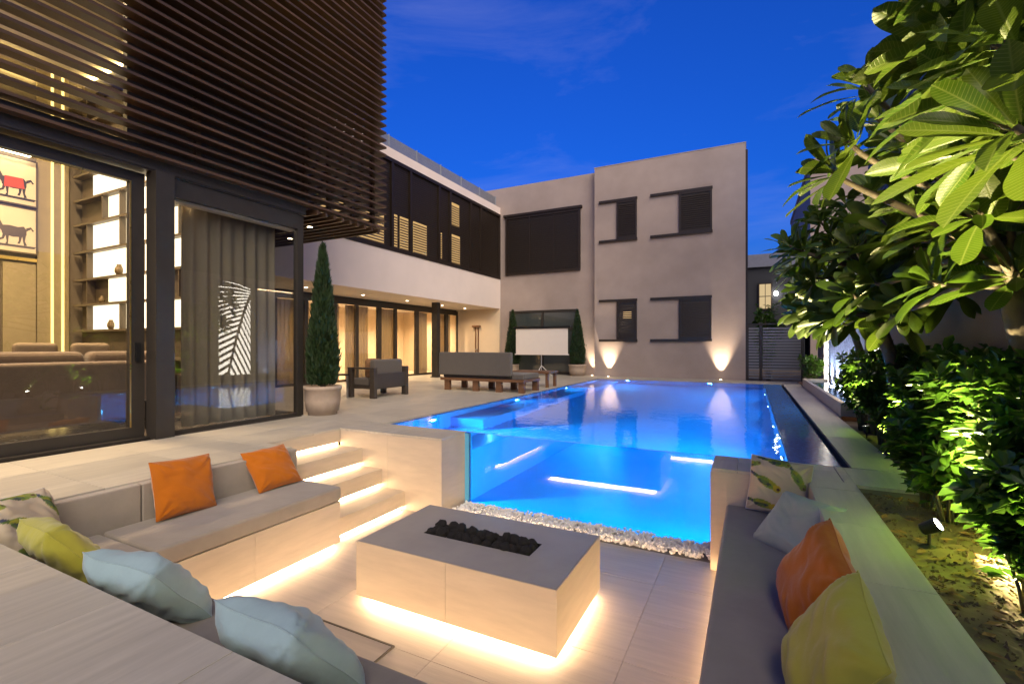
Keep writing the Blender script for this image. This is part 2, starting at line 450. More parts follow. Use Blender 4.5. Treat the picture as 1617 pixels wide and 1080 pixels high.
mb = MB()
for a in ((tx0,tx1,ty0,ty0+.006),(tx0,tx1,ty1-.006,ty1),(tx0,tx0+.006,ty0+.006,ty1-.006),(tx1-.006,tx1,ty0+.006,ty1-.006)):
    mb.box(a[0]+.0005,a[1]-.0005,a[2]+.0005,a[3]-.0005,-.519,-.479)
mb.build('burner_tray', M['black'], ft)
bx('plinth', (fx0+.085,fx1-.085,fy0+.085,fy1-.085,-.9995,-.9455), M['stone'], ft)
M['led_table'] = emit('warm_led_table', (1.0,.66,.36), 36)
e = .065
for a in ((fx0+e,fx1-e,fy0+e,fy0+e+.018),(fx0+e,fx1-e,fy1-e-.018,fy1-e),(fx0+e,fx0+e+.018,fy0+e+.02,fy1-e-.02),(fx1-e-.018,fx1-e,fy0+e+.02,fy1-e-.02)):
    bx('led_strip', (*a,-.988,-.948), M['led_table'], ft)
def clad(parent, axis, c, sgn, a0, a1, z0, z1, n, t_=.008):
    step = (a1-a0)/n
    for k in range(n):
        p, q = a0+k*step+(.0011 if k else 0), a0+(k+1)*step-(.0011 if k < n-1 else 0)
        lo, hi = (c, c+t_) if sgn > 0 else (c-t_, c)
        o_ = bx('stone_panel', (p,q,lo,hi,z0,z1) if axis == 'y' else (lo,hi,p,q,z0,z1), M['stone'], parent, bevel=.0012, seg=1)
clad(ft, 'y', fy0-.0003, -1, fx0-.008, fx1+.008, -.945, -.4795, 2)
clad(ft, 'y', fy1+.0003, 1, fx0-.008, fx1+.008, -.945, -.4795, 2)
clad(ft, 'x', fx1+.0003, 1, fy0, fy1, -.945, -.4795, 1)
clad(ft, 'x', fx0-.0003, -1, fy0, fy1, -.945, -.4795, 1)
for pw_ in [o for o in COL.objects if o.name.startswith('pit_wall')]:
    if 'lit steps' in pw_['label']:
        clad(pw_, 'y', 5.0497, -1, -5.35, -3.562, -1.0, -.0305, 2); clad(pw_, 'x', -3.5697, 1, 5.05, 5.60, -1.0, -.0305, 1)
    if 'pillar' in pw_['label']: clad(pw_, 'y', 5.0497, -1, -.358, .448, -1.0, -.0305, 1)
for b_ in [o for o in COL.objects if o.name.startswith('built_in_bench')]:
    if b_['label'].startswith('left'): clad(b_, 'x', -3.9997, 1, 1.78, 3.76, -.935, -.4905, 2)
# lava rocks
M['lava'] = mk('lava_rock', (.018,.015,.014), .9, var=.5, scale=20, bump=.9, bscale=60)
rocks = []
for k in range(6):
    bm = bmesh.new(); bmesh.ops.create_icosphere(bm, subdivisions=2, radius=1)
    for v in bm.verts:
        v.co *= 1 + .28 * mnoise.noise(v.co * 1.3 + Vector((k*7, 3, 1))) + .16 * mnoise.noise(v.co * 3.1 + Vector((k*5, 9, 1)))
    me = bpy.data.meshes.new('lava_rock'); bm.to_mesh(me); bm.free(); me.materials.append(M['lava']); rocks.append(me)
rr = random.Random(3)
for i in range(11):
    for j in range(3):
        r = rr.uniform(.042, .062)
        o = link('lava_rock', rocks[rr.randrange(6)], loc=(tx0+.06+i*.093+rr.uniform(-.02,.02), ty0+.055+j*.075+rr.uniform(-.012,.012), -.519+r*.72), rot=(rr.random()*6,rr.random()*6,rr.random()*6))
        o.scale = (r, r*rr.uniform(.8,1.1), r*rr.uniform(.75,1))
        tag(o, 'black lava rock lying in the fire table trough', 'rock', 'lava rocks in the fire table')
for i in range(9):
    r = rr.uniform(.045, .06)
    o = link('lava_rock', rocks[rr.randrange(6)], loc=(tx0+.12+i*.105+rr.uniform(-.03,.03), ty0+.13+rr.uniform(-.04,.04), -.445+rr.uniform(-.005,.012)), rot=(rr.random()*6,rr.random()*6,rr.random()*6))
    o.scale = (r, r*.9, r*.85)
    tag(o, 'black lava rock lying in the fire table trough', 'rock', 'lava rocks in the fire table')

# floor hatch
M['hatchline'] = mk('hatch_frame', (.06,.05,.04), .5)
ht = thing('floor_hatch', 'tiled access hatch with thin dark outline in the sunken floor', 'hatch', (-2.78,2.3,-1.0))
bx('lid', (-3.22,-2.34,1.95,2.69,-1.0,-.993), M['pitfloor'], ht)
for a in ((-3.235,-3.222,1.95,2.705),(-2.338,-2.325,1.95,2.705),(-3.222,-2.338,2.692,2.705)):
    bx('edge_strip', (*a,-1.0,-.988), M['hatchline'], ht)

# pebbles under the pool window
M['pebble'] = mk('white_pebble', (.86,.83,.80), .55, var=.15, scale=3)
protos = []
for k in range(4):
    bm = bmesh.new(); bmesh.ops.create_icosphere(bm, subdivisions=2, radius=1)
    for v in bm.verts: v.co *= 1 + .20 * mnoise.noise(v.co * 1.4 + Vector((k*11, 5, 2)))
    protos.append(([v.co.copy() for v in bm.verts], [tuple(v.index for v in f.verts) for f in bm.faces])); bm.free()
mb = MB(); rr = random.Random(5)
for layer, cnt in ((0, 1300), (1, 750)):
    for i in range(cnt):
        r = rr.uniform(.013, .027)
        x = rr.uniform(-3.53, -.37); y = rr.uniform(5.24, 5.585)
        z = -.985 + layer * .03 + rr.uniform(-.006, .008) + .012*mnoise.noise(Vector((x*4,y*4,0)))
        vs, fs = protos[rr.randrange(4)]
        mt = Euler((rr.random()*6, rr.random()*6, rr.random()*6)).to_matrix() @ Matrix.Diagonal((r, r*rr.uniform(.7,1), r*rr.uniform(.6,.85)))
        mb.add([mt @ v + Vector((x, y, z)) for v in vs], fs)
pe = mb.build('white_pebbles', M['pebble'], smooth=True, kind='stuff')
tag(pe, 'bed of rounded white pebbles along the foot of the pool window', 'pebbles')
bx('pebble_bed', (-3.565,-.352,5.20,5.60,-1.1,-1.0), M['joint'], pf)

# planting bed soil
so = MB(); rr = random.Random(2)
def soil(x0,x1,y0,y1,n=40):
    nx = max(2,int((x1-x0)/.06)); ny = max(2,int((y1-y0)/.06))
    vs = [(x0+(x1-x0)*i/nx, y0+(y1-y0)*j/ny, -.075+.035*mnoise.noise(Vector((x0+(x1-x0)*i/nx, y0+(y1-y0)*j/ny, 0))*3)+.012*mnoise.noise(Vector((i,j,0))*.7)) for j in range(ny+1) for i in range(nx+1)]
    so.add(vs, [(j*(nx+1)+i, j*(nx+1)+i+1, (j+1)*(nx+1)+i+1, (j+1)*(nx+1)+i) for j in range(ny) for i in range(nx)])
soil(.81,2.0,-1.5,5.0); soil(1.30,2.0,5.0,5.655); soil(1.32,2.0,5.655,9.7); soil(1.37,2.0,16.4,18.3)
struct('planting_soil', so, M['earth'], smooth=True)
M['clod'] = mk('soil_clod', (.12,.08,.045), .95, var=.4, scale=9)
M['litter'] = mk('dry_leaf_litter', (.20,.10,.035), .8, var=.6, scale=2.5)
rr = random.Random(31); cl_ = MB(); li = MB()
for i in range(1500):
    x, y = rr.uniform(.83,1.6), rr.uniform(2.0,5.0)
    r = rr.uniform(.004,.016)*(1.6 if rr.random() < .1 else 1)
    vs, fs = ([Vector(v) for v in ((1,0,0),(-1,0,0),(0,1,0),(0,-1,0),(0,0,1),(0,0,-1),(.6,.6,.5),(-.6,.5,.5))], [(0,2,4),(2,1,4),(1,3,4),(3,0,4),(2,0,5),(1,2,5),(3,1,5),(0,3,5)])
    mt = Euler((rr.random()*6, rr.random()*6, rr.random()*6)).to_matrix() @ Matrix.Diagonal((r, r*rr.uniform(.6,1), r*rr.uniform(.5,.9)))
    z = -.073+.035*mnoise.noise(Vector((x,y,0))*3)
    cl_.add([mt @ v + Vector((x,y,z)) for v in vs], fs)
cl_ = cl_.build('soil_clods', M['clod'], kind='stuff'); tag(cl_, 'loose crumbs of brown soil in the planting bed', 'soil')
for i in range(260):
    x, y = rr.uniform(.85,1.7), rr.uniform(2.0,5.0); a = rr.random()*6.28; L = rr.uniform(.02,.05)
    z = -.055+.035*mnoise.noise(Vector((x,y,0))*3); u = Vector((math.cos(a),math.sin(a),rr.uniform(-.15,.25)))*L; w_ = Vector((-math.sin(a),math.cos(a),rr.uniform(-.3,.3)))*L*.4
    c = Vector((x,y,z)); li.add([c-u, c+w_, c+u, c-w_, c-Vector((0,0,.006))], [(0,1,4),(1,2,4),(2,3,4),(3,0,4)])
li = li.build('leaf_litter', M['litter'], kind='stuff'); tag(li, 'dry brown leaves scattered over the soil beside the right bench', 'leaves')
# ------------------------------------------------------------------ lamps used by several builders
def spot_light(parent, p, d, energy, color, angle, blend=.6, radius=.03):
    ld = bpy.data.lights.new('lamp_light', 'SPOT'); ld.energy = energy; ld.color = color
    ld.spot_size = R(angle); ld.spot_blend = blend; ld.shadow_soft_size = radius
    lo = bpy.data.objects.new('lamp_light', ld); COL.objects.link(lo)
    lo.parent = parent; lo.location = Vector(p) - WL(parent)
    lo.rotation_euler = Vector(d).to_track_quat('-Z', 'Y').to_euler()
    return lo
WARM = (1.0, .70, .40)
M['lens_warm'] = emit('warm_lamp_lens', (1.0,.76,.48), 9)
M['lens_white'] = emit('white_lamp_lens', (1.0,.95,.85), 40)
def downlight(p, energy, label, group, angle=120, d=(0,0,-1)):
    t_ = thing('ceiling_downlight', label, 'ceiling light', p, group)
    MB().lathe([(.06,-.012),(.06,0)], n=16).build('trim_ring', M['black'], t_, local=True)
    MB().lathe([(.045,-.016),(.045,-.0125)], n=16).build('lens', M['lens_warm'], t_, local=True)
    if energy: spot_light(t_, Vector(p)+Vector((0,0,-.03)), d, energy, WARM, angle, .8, .05)
    return t_

def frame_ring(mb, axis, c0, c1, a0, a1, z0, z1, w_, w2=None):
    """rectangular frame in a plane; axis x: plane x in [c0,c1], a is y"""
    w2 = w2 or w_
    for (p0, p1, q0, q1) in ((a0, a1, z0, z0+w2), (a0, a1, z1-w2, z1), (a0, a0+w_, z0+w2, z1-w2), (a1-w_, a1, z0+w2, z1-w2)):
        if axis == 'x': mb.box(c0, c1, p0, p1, q0, q1)
        else: mb.box(p0, p1, c0, c1, q0, q1)
    return mb

# ------------------------------------------------------------------ right wing (far end, two storeys)
RW = thing('house_wing', 'beige rendered two-storey wing at the far end of the pool', 'building', (-4,19,0))
bx('wall', (-5.56,-.17,18.30,24.0,-.06,8.24), M['render'], RW)
bx('parapet_coping', (-5.58,-.15,18.285,24.02,8.2405,8.265), M['render'], RW)
bx('drain_pipe', (-.169,-.10,18.33,18.40,0,8.0), M['darkframe'], RW)
bx('wall', (-12.2,-5.561,18.70,24.0,-.06,8.22), M['render'], RW)
M['slitglow'] = emit('lamplit_slit', (1.0,.66,.30), .35)
def shutter_window(x0, x1, xg, z0, z1, name='window', lit=0.0):
    wd = MB().box(x0,x1,18.215,18.2985,z1-.09,z1); 
    w1 = wd.build('window', M['darkframe'], RW)
    bx('bottom_rail', (x0,x1,18.215,18.2985,z0,z0+.09), M['darkframe'], w1)
    mb = MB()
    frame_ring(mb, 'y', 18.225, 18.2985, xg, x1-.02, z0+.0905, z1-.0905, .07)
    mb.build('frame', M['darkframe'], w1)
    bx('recess', (xg+.07,x1-.09,18.262,18.2975,z0+.16,z1-.16), M['darkwall'], w1)
    mb = MB(); n = int((z1-z0-.34)/.075)
    for k in range(n):
        z = z0+.17+k*.075
        mb.add([(xg+.071,18.232,z),(x1-.091,18.232,z),(x1-.091,18.258,z+.05),(xg+.071,18.258,z+.05),
                (xg+.071,18.238,z-.004),(x1-.091,18.238,z-.004),(x1-.091,18.264,z+.046),(xg+.071,18.264,z+.046)],
               [(0,1,2,3),(7,6,5,4),(0,4,5,1),(2,6,7,3)])
    mb.build('louvre', M['darkframe'], w1, kind='stuff')
    if lit: bx('lit_slit', (xg+.25,x1-.22,18.2585,18.2615,z0+.55*(z1-z0),z0+.72*(z1-z0)), M['slitglow'], w1)
for (x0,x1,xg,z0,z1) in ((-5.36,-3.87,-4.66,5.24,6.88),(-3.38,-1.22,-2.36,5.24,6.88),(-5.36,-3.87,-4.66,1.36,3.0),(-3.38,-1.24,-2.36,1.36,3.0)):
    shutter_window(x0,x1,xg,z0,z1,lit=1.0 if z0 < 2 and x0 < -5 else 0)
# big dark upper window of the recessed bay
fr = frame_ring(MB(), 'y', 18.60, 18.6985, -9.72, -6.27, 4.31, 6.86, .10).build('window', M['darkframe'], RW)
bx('lintel', (-9.80,-6.19,18.55,18.6985,6.862,6.96), M['darkframe'], fr)
bx('pane', (-9.62,-6.37,18.66,18.69,4.41,6.76), M['darkwall'], fr)
for x in (-8.55, -7.45):
    bx('mullion', (x-.03,x+.03,18.61,18.659,4.41,6.76), M['darkframe'], fr)
mb = MB()
for k in range(28): mb.box(-9.6,-6.39,18.635,18.655,4.45+k*.083,4.45+k*.083+.045)
mb.build('louvre', M['darkframe'], fr, kind='stuff')
# lower sliding window of the recessed bay
fr = frame_ring(MB(), 'y', 18.62, 18.6985, -9.53, -6.38, .03, 2.72, .09).build('window', M['alu'], RW)
bx('mullion', (-7.99,-7.91,18.625,18.69,.12,2.63), M['alu'], fr)
bx('transom', (-9.44,-6.47,18.628,18.69,1.86,1.95), M['alu'], fr)
M['glassmirror'] = mk('dark_reflective_glass', (.05,.06,.06), .04, var=.05, spec=1.0, rvar=.01)
for x0,x1 in ((-9.43,-7.995),(-7.905,-6.48)):
    for z0,z1 in ((.13,1.855),(1.955,2.62)):
        bx('pane', (x0,x1,18.665,18.694,z0,z1), M['glassmirror'], fr)

# wall washers at the foot of the far wing
def washer(x, y, label, e=300):
    t_ = thing('wall_washer', label, 'uplight', (x,y,0), 'uplights on the far facade')
    MB().lathe([(.055,.0005),(.055,.012)], n=16).build('rim', M['steel'], t_, local=True)
    MB().lathe([(.04,.0125),(.04,.016)], n=16).build('lens', M['lens_warm'], t_, local=True)
    spot_light(t_, (x,y,.03), (0,.13,1), e, (1.0,.78,.52), 56, 1.0, .03)
washer(-4.95, 18.10, 'ground uplight glowing at the left foot of the far facade')
washer(-.95, 18.10, 'ground uplight glowing at the right foot of the far facade')
washer(-5.72, 18.50, 'ground uplight tucked in the recess beside the potted cypress', 150)

# ------------------------------------------------------------------ left wing (behind the terrace)
LW = thing('house_wing', 'long white wing with dark upper window band over a row of glazed doors', 'building', (-12,14,0))
FX = -10.02
bx('fascia', (FX-.15,FX,5.2,18.698,2.85,4.16), M['render_white'], LW)
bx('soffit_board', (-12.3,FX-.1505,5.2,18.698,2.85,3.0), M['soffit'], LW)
bx('roof_band', (-14,FX,5.2,18.698,7.05,7.36), M['render_white'], LW)
bx('wall', (-14,-10.5,5.2,18.698,3.0005,7.0495), M['darkwall'], LW)
# roof railing of thin slats
rl = MB()
for k in range(14): rl.box(FX-.24,FX-.215,5.2,18.6,7.37+k*.036,7.37+k*.036+.018)
M['railing'] = mk('grey_railing', (.30,.32,.36), .5, metal=.2)
rl = rl.build('roof_railing', M['railing'], LW, kind='stuff')
for y in [6+1.4*k for k in range(10)]: bx('railing_post', (FX-.214,FX-.19,y,y+.04,7.3605,7.88), M['railing'], rl)
# upper window band
wb = MB(); wb.box(FX-.1,FX+.03,5.2,18.66,4.1605,4.28); wb.box(FX-.1,FX+.03,5.2,18.66,6.94,7.0495)
wb = wb.build('window_band', M['darkframe'], LW)
ys = [8.4,9.9,11.55,12.45,14.05,14.75,16.2,17.0,18.62]
for y in ys: bx('mullion', (FX-.095,FX+.022,y-.05,y+.05,4.2805,6.9395), M['darkframe'], wb)
M['blindglow'] = emit('blind_glow_sheet', (1.0,.62,.24), .26)  # self-lit sheet standing in for lamplight behind the blinds
M['scrpanel'] = mk('brown_screen_panel', (.035,.022,.013), .6, var=.2)
M['blind'] = mk('venetian_blind', (.12,.075,.04), .6, var=.1)
for i in range(len(ys)-1):
    y0, y1 = ys[i]+.051, ys[i+1]-.051
    bx('screen_panel', (FX-.07,FX-.06,y0,y1,4.2805,6.9395), M['scrpanel'], wb)
    mb = MB()
    for k in range(38): mb.box(FX-.0595,FX-.045,y0,y1,4.30+k*.07,4.30+k*.07+.035)
    mb.build('screen_slat', M['darkframe'], wb, kind='stuff')
# glowing sheets behind blind slats stand in for lamplit rooms
def glow_blind(y0, y1, z0, z1):
    o_ = bx('glow_blind', (FX-.0445,FX-.035,y0,y1,z0,z1), M['blindglow'], LW)
    mb = MB(); n = int((z1-z0)/.085)
    for k in range(n): mb.box(FX-.0345,FX-.012,y0,y1,z0+k*.085,z0+k*.085+.04)
    mb.build('blind_slat', M['blind'], o_, kind='stuff')
for a in ((8.7,9.7,4.3,5.2),(10.1,11.2,4.3,5.2),(11.66,11.82,4.3,5.35),(11.95,12.36,4.3,5.35),(12.62,13.35,4.3,5.35),(14.18,14.26,4.35,5.3),(14.82,15.45,4.32,5.4),(14.82,15.4,5.75,6.6)):
    glow_blind(*a)
# ground floor glazed doors
DX = -12.15
M['curtain'] = mk('cream_curtain', (.62,.50,.32), .9, var=.06, scale=3, stretch=(1,6,.3), trans=.35)
M['roomfloor'] = mk('pale_room_floor', (.4,.33,.25), .4, var=.1)
gd = thing('glazed_doors', 'row of dark framed glass folding doors with lamplit curtains under the soffit', 'doors', (DX,14,0))
bx('head_frame', (DX-.08,DX,9.0,18.5,2.60,2.78), M['alu'], gd)
bx('sill_frame', (DX-.08,DX,9.0,18.5,0,.07), M['alu'], gd)
yd = [9.0,10.1,11.2,12.2,13.3,14.2,15.5,16.7,17.6,18.5]
for k, y in enumerate(yd):
    wd_ = .20 if k % 2 == 0 else .13
    bx('mullion', (DX-.078,DX+.012,max(9.0,y-wd_/2),min(18.5,y+wd_/2),.0705,2.5995), M['alu'], gd)
for k in range(len(yd)-1):
    bx('pane', (DX-.045,DX-.035,yd[k]+.11,yd[k+1]-.11,.0705,2.5995), M['glass'], gd)
bx('handle', (DX+.013,DX+.05,15.40,15.42,1.0,1.18), M['black'], gd)
def curtain(name, label, pts, z0, z1, mat, amp=.05, wl=.16, n=None):
    """wavy hanging cloth along a straight line in plan"""
    (xa,ya),(xb,yb) = pts; L = math.hypot(xb-xa,yb-ya); n = n or int(L/ (wl/8)); nz = 10
    ux, uy = (xb-xa)/L, (yb-ya)/L; px_, py_ = -uy, ux
    mb = MB(); vs = []
    for j in range(nz+1):
        f_ = j/nz
        for i in range(n+1):
            s_ = L*i/n; ph = s_/wl*2*math.pi + .9*mnoise.noise(Vector((s_*2,xa,f_*.6)))
            a_ = amp*(.75+.25*math.cos(ph*.37)) * (.7+.3*(1-f_))
            o_ = a_*math.sin(ph)
            vs.append((xa+ux*s_+px_*o_, ya+uy*s_+py_*o_, z0+(z1-z0)*f_))
    fs = [(j*(n+1)+i,j*(n+1)+i+1,(j+1)*(n+1)+i+1,(j+1)*(n+1)+i) for j in range(nz) for i in range(n)]
    o = mb.add(vs, fs).build(name, mat, smooth=True)
    so_ = o.modifiers.new('solid','SOLIDIFY'); so_.thickness = .003
    tag(o, label, 'curtain'); return o
for (a,b_,lab) in ((9.1,10.4,'cream curtain behind the glazed doors half hidden by the big cypress'),(10.75,11.6,'narrow cream curtain behind the doors left of the armchair'),(11.9,13.0,'cream curtain behind the doors above the armchair'),(13.5,14.35,'cream curtain left of the door handle'),(15.6,16.45,'bright cream curtain right of the door handle'),(16.9,18.2,'cream curtain at the far end of the glazed doors')):
    curtain('curtain', lab, ((DX-.25,a),(DX-.25,b_)), .05, 2.6, M['curtain'], .035, .15)
rm = MB()
rm.box(-15.6,-15.5,8.8,18.69,0,2.85); rm.box(-15.5,DX-.09,8.7,8.8,0,2.85)
bx('room_wall', (-15.6,-15.5,8.8,18.69,0,2.8495), M['wallwarm'], LW)
bx('room_wall', (-15.5,DX-.09,8.7,8.8,0,2.8495), M['wallwarm'], LW)
bx('room_ceiling', (-15.5,-12.301,8.8,18.69,2.851,2.95), M['white'], LW)
bx('room_wall', (-15.6,-12.201,18.692,18.8,0,2.8495), M['wallwarm'], LW)
struct('room_floor', MB().box(-15.5,DX,8.8,18.69,-.1,-.002), M['roomfloor'])
for i, y in enumerate((10.5, 13.0, 15.3, 17.5)):
    downlight((-13.6, y, 2.85), 420, ['downlight in the guest room nearest the big cypress','second downlight behind the glazed doors','third downlight behind the glazed doors','downlight in the guest room nearest the far wall'][i], 'downlights behind the glazed doors', 150)
for i, y in enumerate((9.3, 11.5, 13.7, 15.9, 17.6)):
    downlight((-11.2, y, 2.85), 46, ['soffit downlight nearest the big cypress','second soffit downlight over the terrace','third soffit downlight over the terrace','fourth soffit downlight over the terrace','soffit downlight nearest the outdoor shower'][i], 'soffit downlights over the terrace', 150)
bx('wall', (-12.3,DX-.0805,8.6,18.69,2.7805,2.8495), M['alu'], LW)
bx('end_wall', (-12.15,-10.025,18.62,18.698,-.0005,2.8495), M['wallwarm'], LW)
bx('end_wall', (DX-.08,DX+.02,18.5,18.615,0,2.8495), M['wallwarm'], LW)
bx('wall', (-14,-10.021,5.0,5.195,-.05,7.0), M['render_white'], LW)
col_ = thing('terrace_column', 'square dark grey column holding the soffit of the long wing', 'column', (-10.75,14.84,0))
bx('shaft', (-10.88,-10.62,14.75,14.95,0,2.8495), M['alu'], col_)
bx('base_plate', (-10.92,-10.58,14.71,14.99,0,.02), M['alu'], col_)
# outdoor shower
sh = thing('outdoor_shower', 'slim brown outdoor shower fixed to the cream terrace wall', 'shower', (-11.18,18.55,.0))
bx('riser_pipe', (-11.26,-11.22,18.56,18.60,0,2.05), M['teak'], sh)
bx('riser_pipe', (-11.12,-11.08,18.56,18.60,0,2.05), M['teak'], sh)
bx('shower_head', (-11.36,-10.98,18.44,18.615,2.0505,2.12), M['teak'], sh)
bx('tap', (-11.2195,-11.1205,18.53,18.60,1.0,1.06), M['steel'], sh)

# ------------------------------------------------------------------ living room house (left)
HX = -6.95
LH = thing('living_room_house', 'dark framed glass living room house under a timber slat screen', 'building', (-9,2.5,0))
bx('header_beam', (HX-.25,HX+.06,-2.4,5.72,3.45,3.74), M['alu'], LH)
bx('column', (HX-.08,HX+.15,3.36,3.58,0,3.4495), M['alu'], LH)
bx('corner_post', (HX-.10,HX-.0,5.60,5.72,0,3.4495), M['alu'], LH)
bx('edge_trim', (HX+.06,HX+.075,-2.4,5.72,3.47,3.50), M['alu'], LH)
# fixed corner glazing
fg = bx('fixed_window', (HX-.09,HX-.02,3.58,5.5995,0,.05), M['alu'], LH)
bx('top_rail', (HX-.06,HX+.03,3.5805,5.5995,3.20,3.4495), M['alu'], fg)
bx('blind_cassette', (HX-.20,HX-.065,3.5805,5.5995,3.17,3.36), M['white'], fg)
bx('pane', (HX-.055,HX-.043,3.5805,5.5995,.0505,3.1995), M['glass'], fg)
# return side glazing
rg = bx('return_window', (-9.4,HX-.1005,5.63,5.70,0,.05), M['alu'], LH)
bx('pane', (-9.35,HX-.1005,5.66,5.672,.0505,3.1995), M['glass'], rg)
bx('top_rail', (-9.4,HX-.1005,5.63,5.70,3.20,3.4495), M['alu'], rg)
bx('mullion', (-9.4,-9.28,5.62,5.71,.0505,3.1995), M['alu'], rg)
# sliding door
sdn = thing('sliding_door', 'large dark framed sliding glass door of the living room', 'door', (HX-.15,1.8,0))
fr = MB(); frame_ring(fr,'x',HX-.19,HX-.10,.2,3.35,.03,3.43,.16,.13)
fr.build('door_frame', M['alu'], sdn)
bx('bottom_track', (HX-.24,HX+.01,-2.4,3.355,.0,.028), M['alu'], sdn)
bx('glazing_bead', (HX-.10,HX-.092,3.185,3.20,.16,3.30), M['brass'], sdn)
bx('glazing_bead', (HX-.10,HX-.092,.36,3.184,3.285,3.30), M['brass'], sdn)
bx('pane', (HX-.15,HX-.138,.3605,3.1895,.1605,3.2995), M['glass'], sdn)
bx('handle', (HX-.0995,HX-.06,3.24,3.29,1.0,1.24), M['black'], sdn)
sd2 = thing('sliding_door', 'second sliding glass door beyond the left edge of the photograph', 'door', (HX-.2,-1,0)) if False else None

# room behind the glass
M['inwall'] = mk('taupe_room_panelling', (.16,.13,.09), .6, var=.1)
M['ingold'] = mk('ochre_door_panel', (.30,.24,.13), .6, var=.08)
M['infloor'] = mk('dark_room_floor', (.10,.085,.075), .25, var=.15)
M['inceil'] = mk('room_ceiling_paint', (.62,.54,.40), .8, var=.03)
struct('room_floor', MB().box(-13.0,HX-.02,-2.4,8.0,-.1,-.003), M['infloor'])
bx('room_wall', (-13.0,-12.3,-2.4,4.9,0,6.6), M['inwall'], LH)
bx('room_wall', (-12.3,-8.0,4.75,4.85,0,6.6), M['inwall'], LH)
bx('room_wall', (-12.9,HX-.1,-2.5,-2.401,0,6.6), M['inwall'], LH)
bx('room_ceiling', (-12.3,HX-.1,-2.4,4.75,6.6,6.8), M['inceil'], LH)
bx('room_ceiling', (-8.0,HX-.26,4.0,5.62,3.50,3.62), M['inceil'], LH)
bx('upper_wall', (HX-.25,HX-.15,3.35,5.70,3.7405,9.4), M['darkwall'], LH)
bx('upper_wall', (-12,HX-.2505,5.55,5.70,3.7405,9.4), M['darkwall'], LH)
bx('upper_window', (HX-.20,HX-.19,-2.4,3.3495,3.7405,6.59), M['glass'], LH)
bx('upper_wall', (HX-.25,HX-.15,-2.4,3.3495,6.60,9.4), M['darkwall'], LH)
bx('mullion', (HX-.25,HX-.1505,3.18,3.3495,3.7405,6.5995), M['alu'], LH)
bx('roof', (-13,HX+.1,-2.4,7.5,9.4,9.6), M['darkwall'], LH)
bx('wall_panel', (-12.299,-12.27,4.02,4.5,.0,6.59), M['ingold'], LH)
M['brassglow'] = emit('amber_led_strip', (1.0,.70,.20), 1.3)
for y in (4.24,4.40): bx('led_strip', (-12.2695,-12.25,y-.018,y+.018,0,6.59), M['brassglow'], LH)
M['ceilingfill'] = emit('amber_ceiling_fill', (1.0,.72,.28), 9)  # added strips, no known fitting; they brighten the ceiling behind the slats
bx('fill_strip', (-12.29,-12.22,-2.3,4.0,6.30,6.33), M['ceilingfill'], LH)
bx('fill_strip', (-12.2,-8.05,4.66,4.73,6.52,6.55), M['ceilingfill'], LH)
bx('door_panel', (-12.299,-12.26,3.55,4.0,0,2.75), M['ingold'], LH)
bx('door_panel', (-12.299,-12.26,2.7,3.5,0,2.75), M['inwall'], LH)
bx('picture_rail', (-12.2995,-12.25,1.5,4.015,2.80,2.86), M['brass'], LH)
# ceiling panels glowing behind the screen and spot lamps
M['panel_glow'] = emit('ceiling_light_panel', (1.0,.78,.42), 5)
for i, (x, y) in enumerate(((-8.6,1.4),(-10.2,1.4),(-8.6,2.7),(-10.2,2.7))):
    o_ = bx('ceiling_light_panel', (x-.35,x+.35,y-.10,y+.10,6.56,6.599), M['panel_glow'])
    origin_center(o_)
    tag(o_, ['front left lit panel in the living room ceiling','rear left lit panel in the living room ceiling','front right lit panel in the living room ceiling','rear right lit panel in the living room ceiling'][i], 'ceiling light', 'living room ceiling lights')
for i, (x, y) in enumerate(((-8.2,.8),(-9.6,.8),(-11,.8),(-8.2,2.9),(-9.6,2.9),(-11,3.2))):
    downlight((x,y,6.6), 420, 'small round downlight in the tall living room ceiling', 'living room downlights', 130)

# bookcase with lamplit niches
M['shelfwood'] = mk('dark_shelf_veneer', (.10,.075,.05), .5, var=.15)
M['niche'] = emit('backlit_niche', (1.0,.80,.52), 1.2)
bc = thing('bookcase', 'tall dark bookcase with glowing backlit niches inside the living room', 'bookcase', (-10.2,4.6,0))
zs = [.45,.98,1.5,2.01,2.51,3.06,3.61,4.10,4.6,5.1,5.6,6.1]
bx('back_panel', (-12.24,-8.05,4.70,4.745,0,6.5), M['shelfwood'], bc)
for z in zs: bx('shelf', (-12.24,-8.05,4.55,4.6995,z-.025,z+.015), M['shelfwood'], bc)
xv = [-12.24,-11.7,-11.1,-10.45,-9.8,-9.1,-8.55,-8.06]
rr = random.Random(12)
for k in range(len(zs)-1):
    for i in range(len(xv)-1):
        if i and rr.random() < .22: bx('divider', (xv[i]-.012,xv[i]+.012,4.56,4.6995,zs[k]+.0155,zs[k+1]-.0255), M['shelfwood'], bc)
        lit = (k >= 2 and k < 9 and i >= 1 and not (i == 1 and k in (3,6,8)) and not (i == 2 and k == 8) and not (i >= 5 and k in (3,7,8)))
        if lit: bx('niche_panel', (xv[i]+.013,xv[i+1]-.013,4.66,4.6985,zs[k]+.016,zs[k+1]-.026), M['niche'], bc)
M['vase'] = mk('brown_vase', (.16,.11,.05), .5)
for i,(x,z,r,h) in enumerate(((-10.6,2.526,.07,.20),(-10.9,1.516,.06,.18),(-10.15,1.516,.08,.16),(-11.25,2.026,.05,.14))):
    o_ = MB().lathe([(r*.6,0),(r,h*.3),(r*.95,h*.6),(r*.5,h*.9),(r*.6,h)], n=16).build('vase', M['vase'], smooth=True)
    o_.location = (x,4.62,z); tag(o_, ['squat brown vase on the third lit shelf of the bookcase','small brown vase on the lowest lit bookcase shelf','wide brown vase at the right of the lowest lit shelf','little brown vase on a bookcase shelf near the brass strip'][i], 'vase', 'vases in the bookcase')

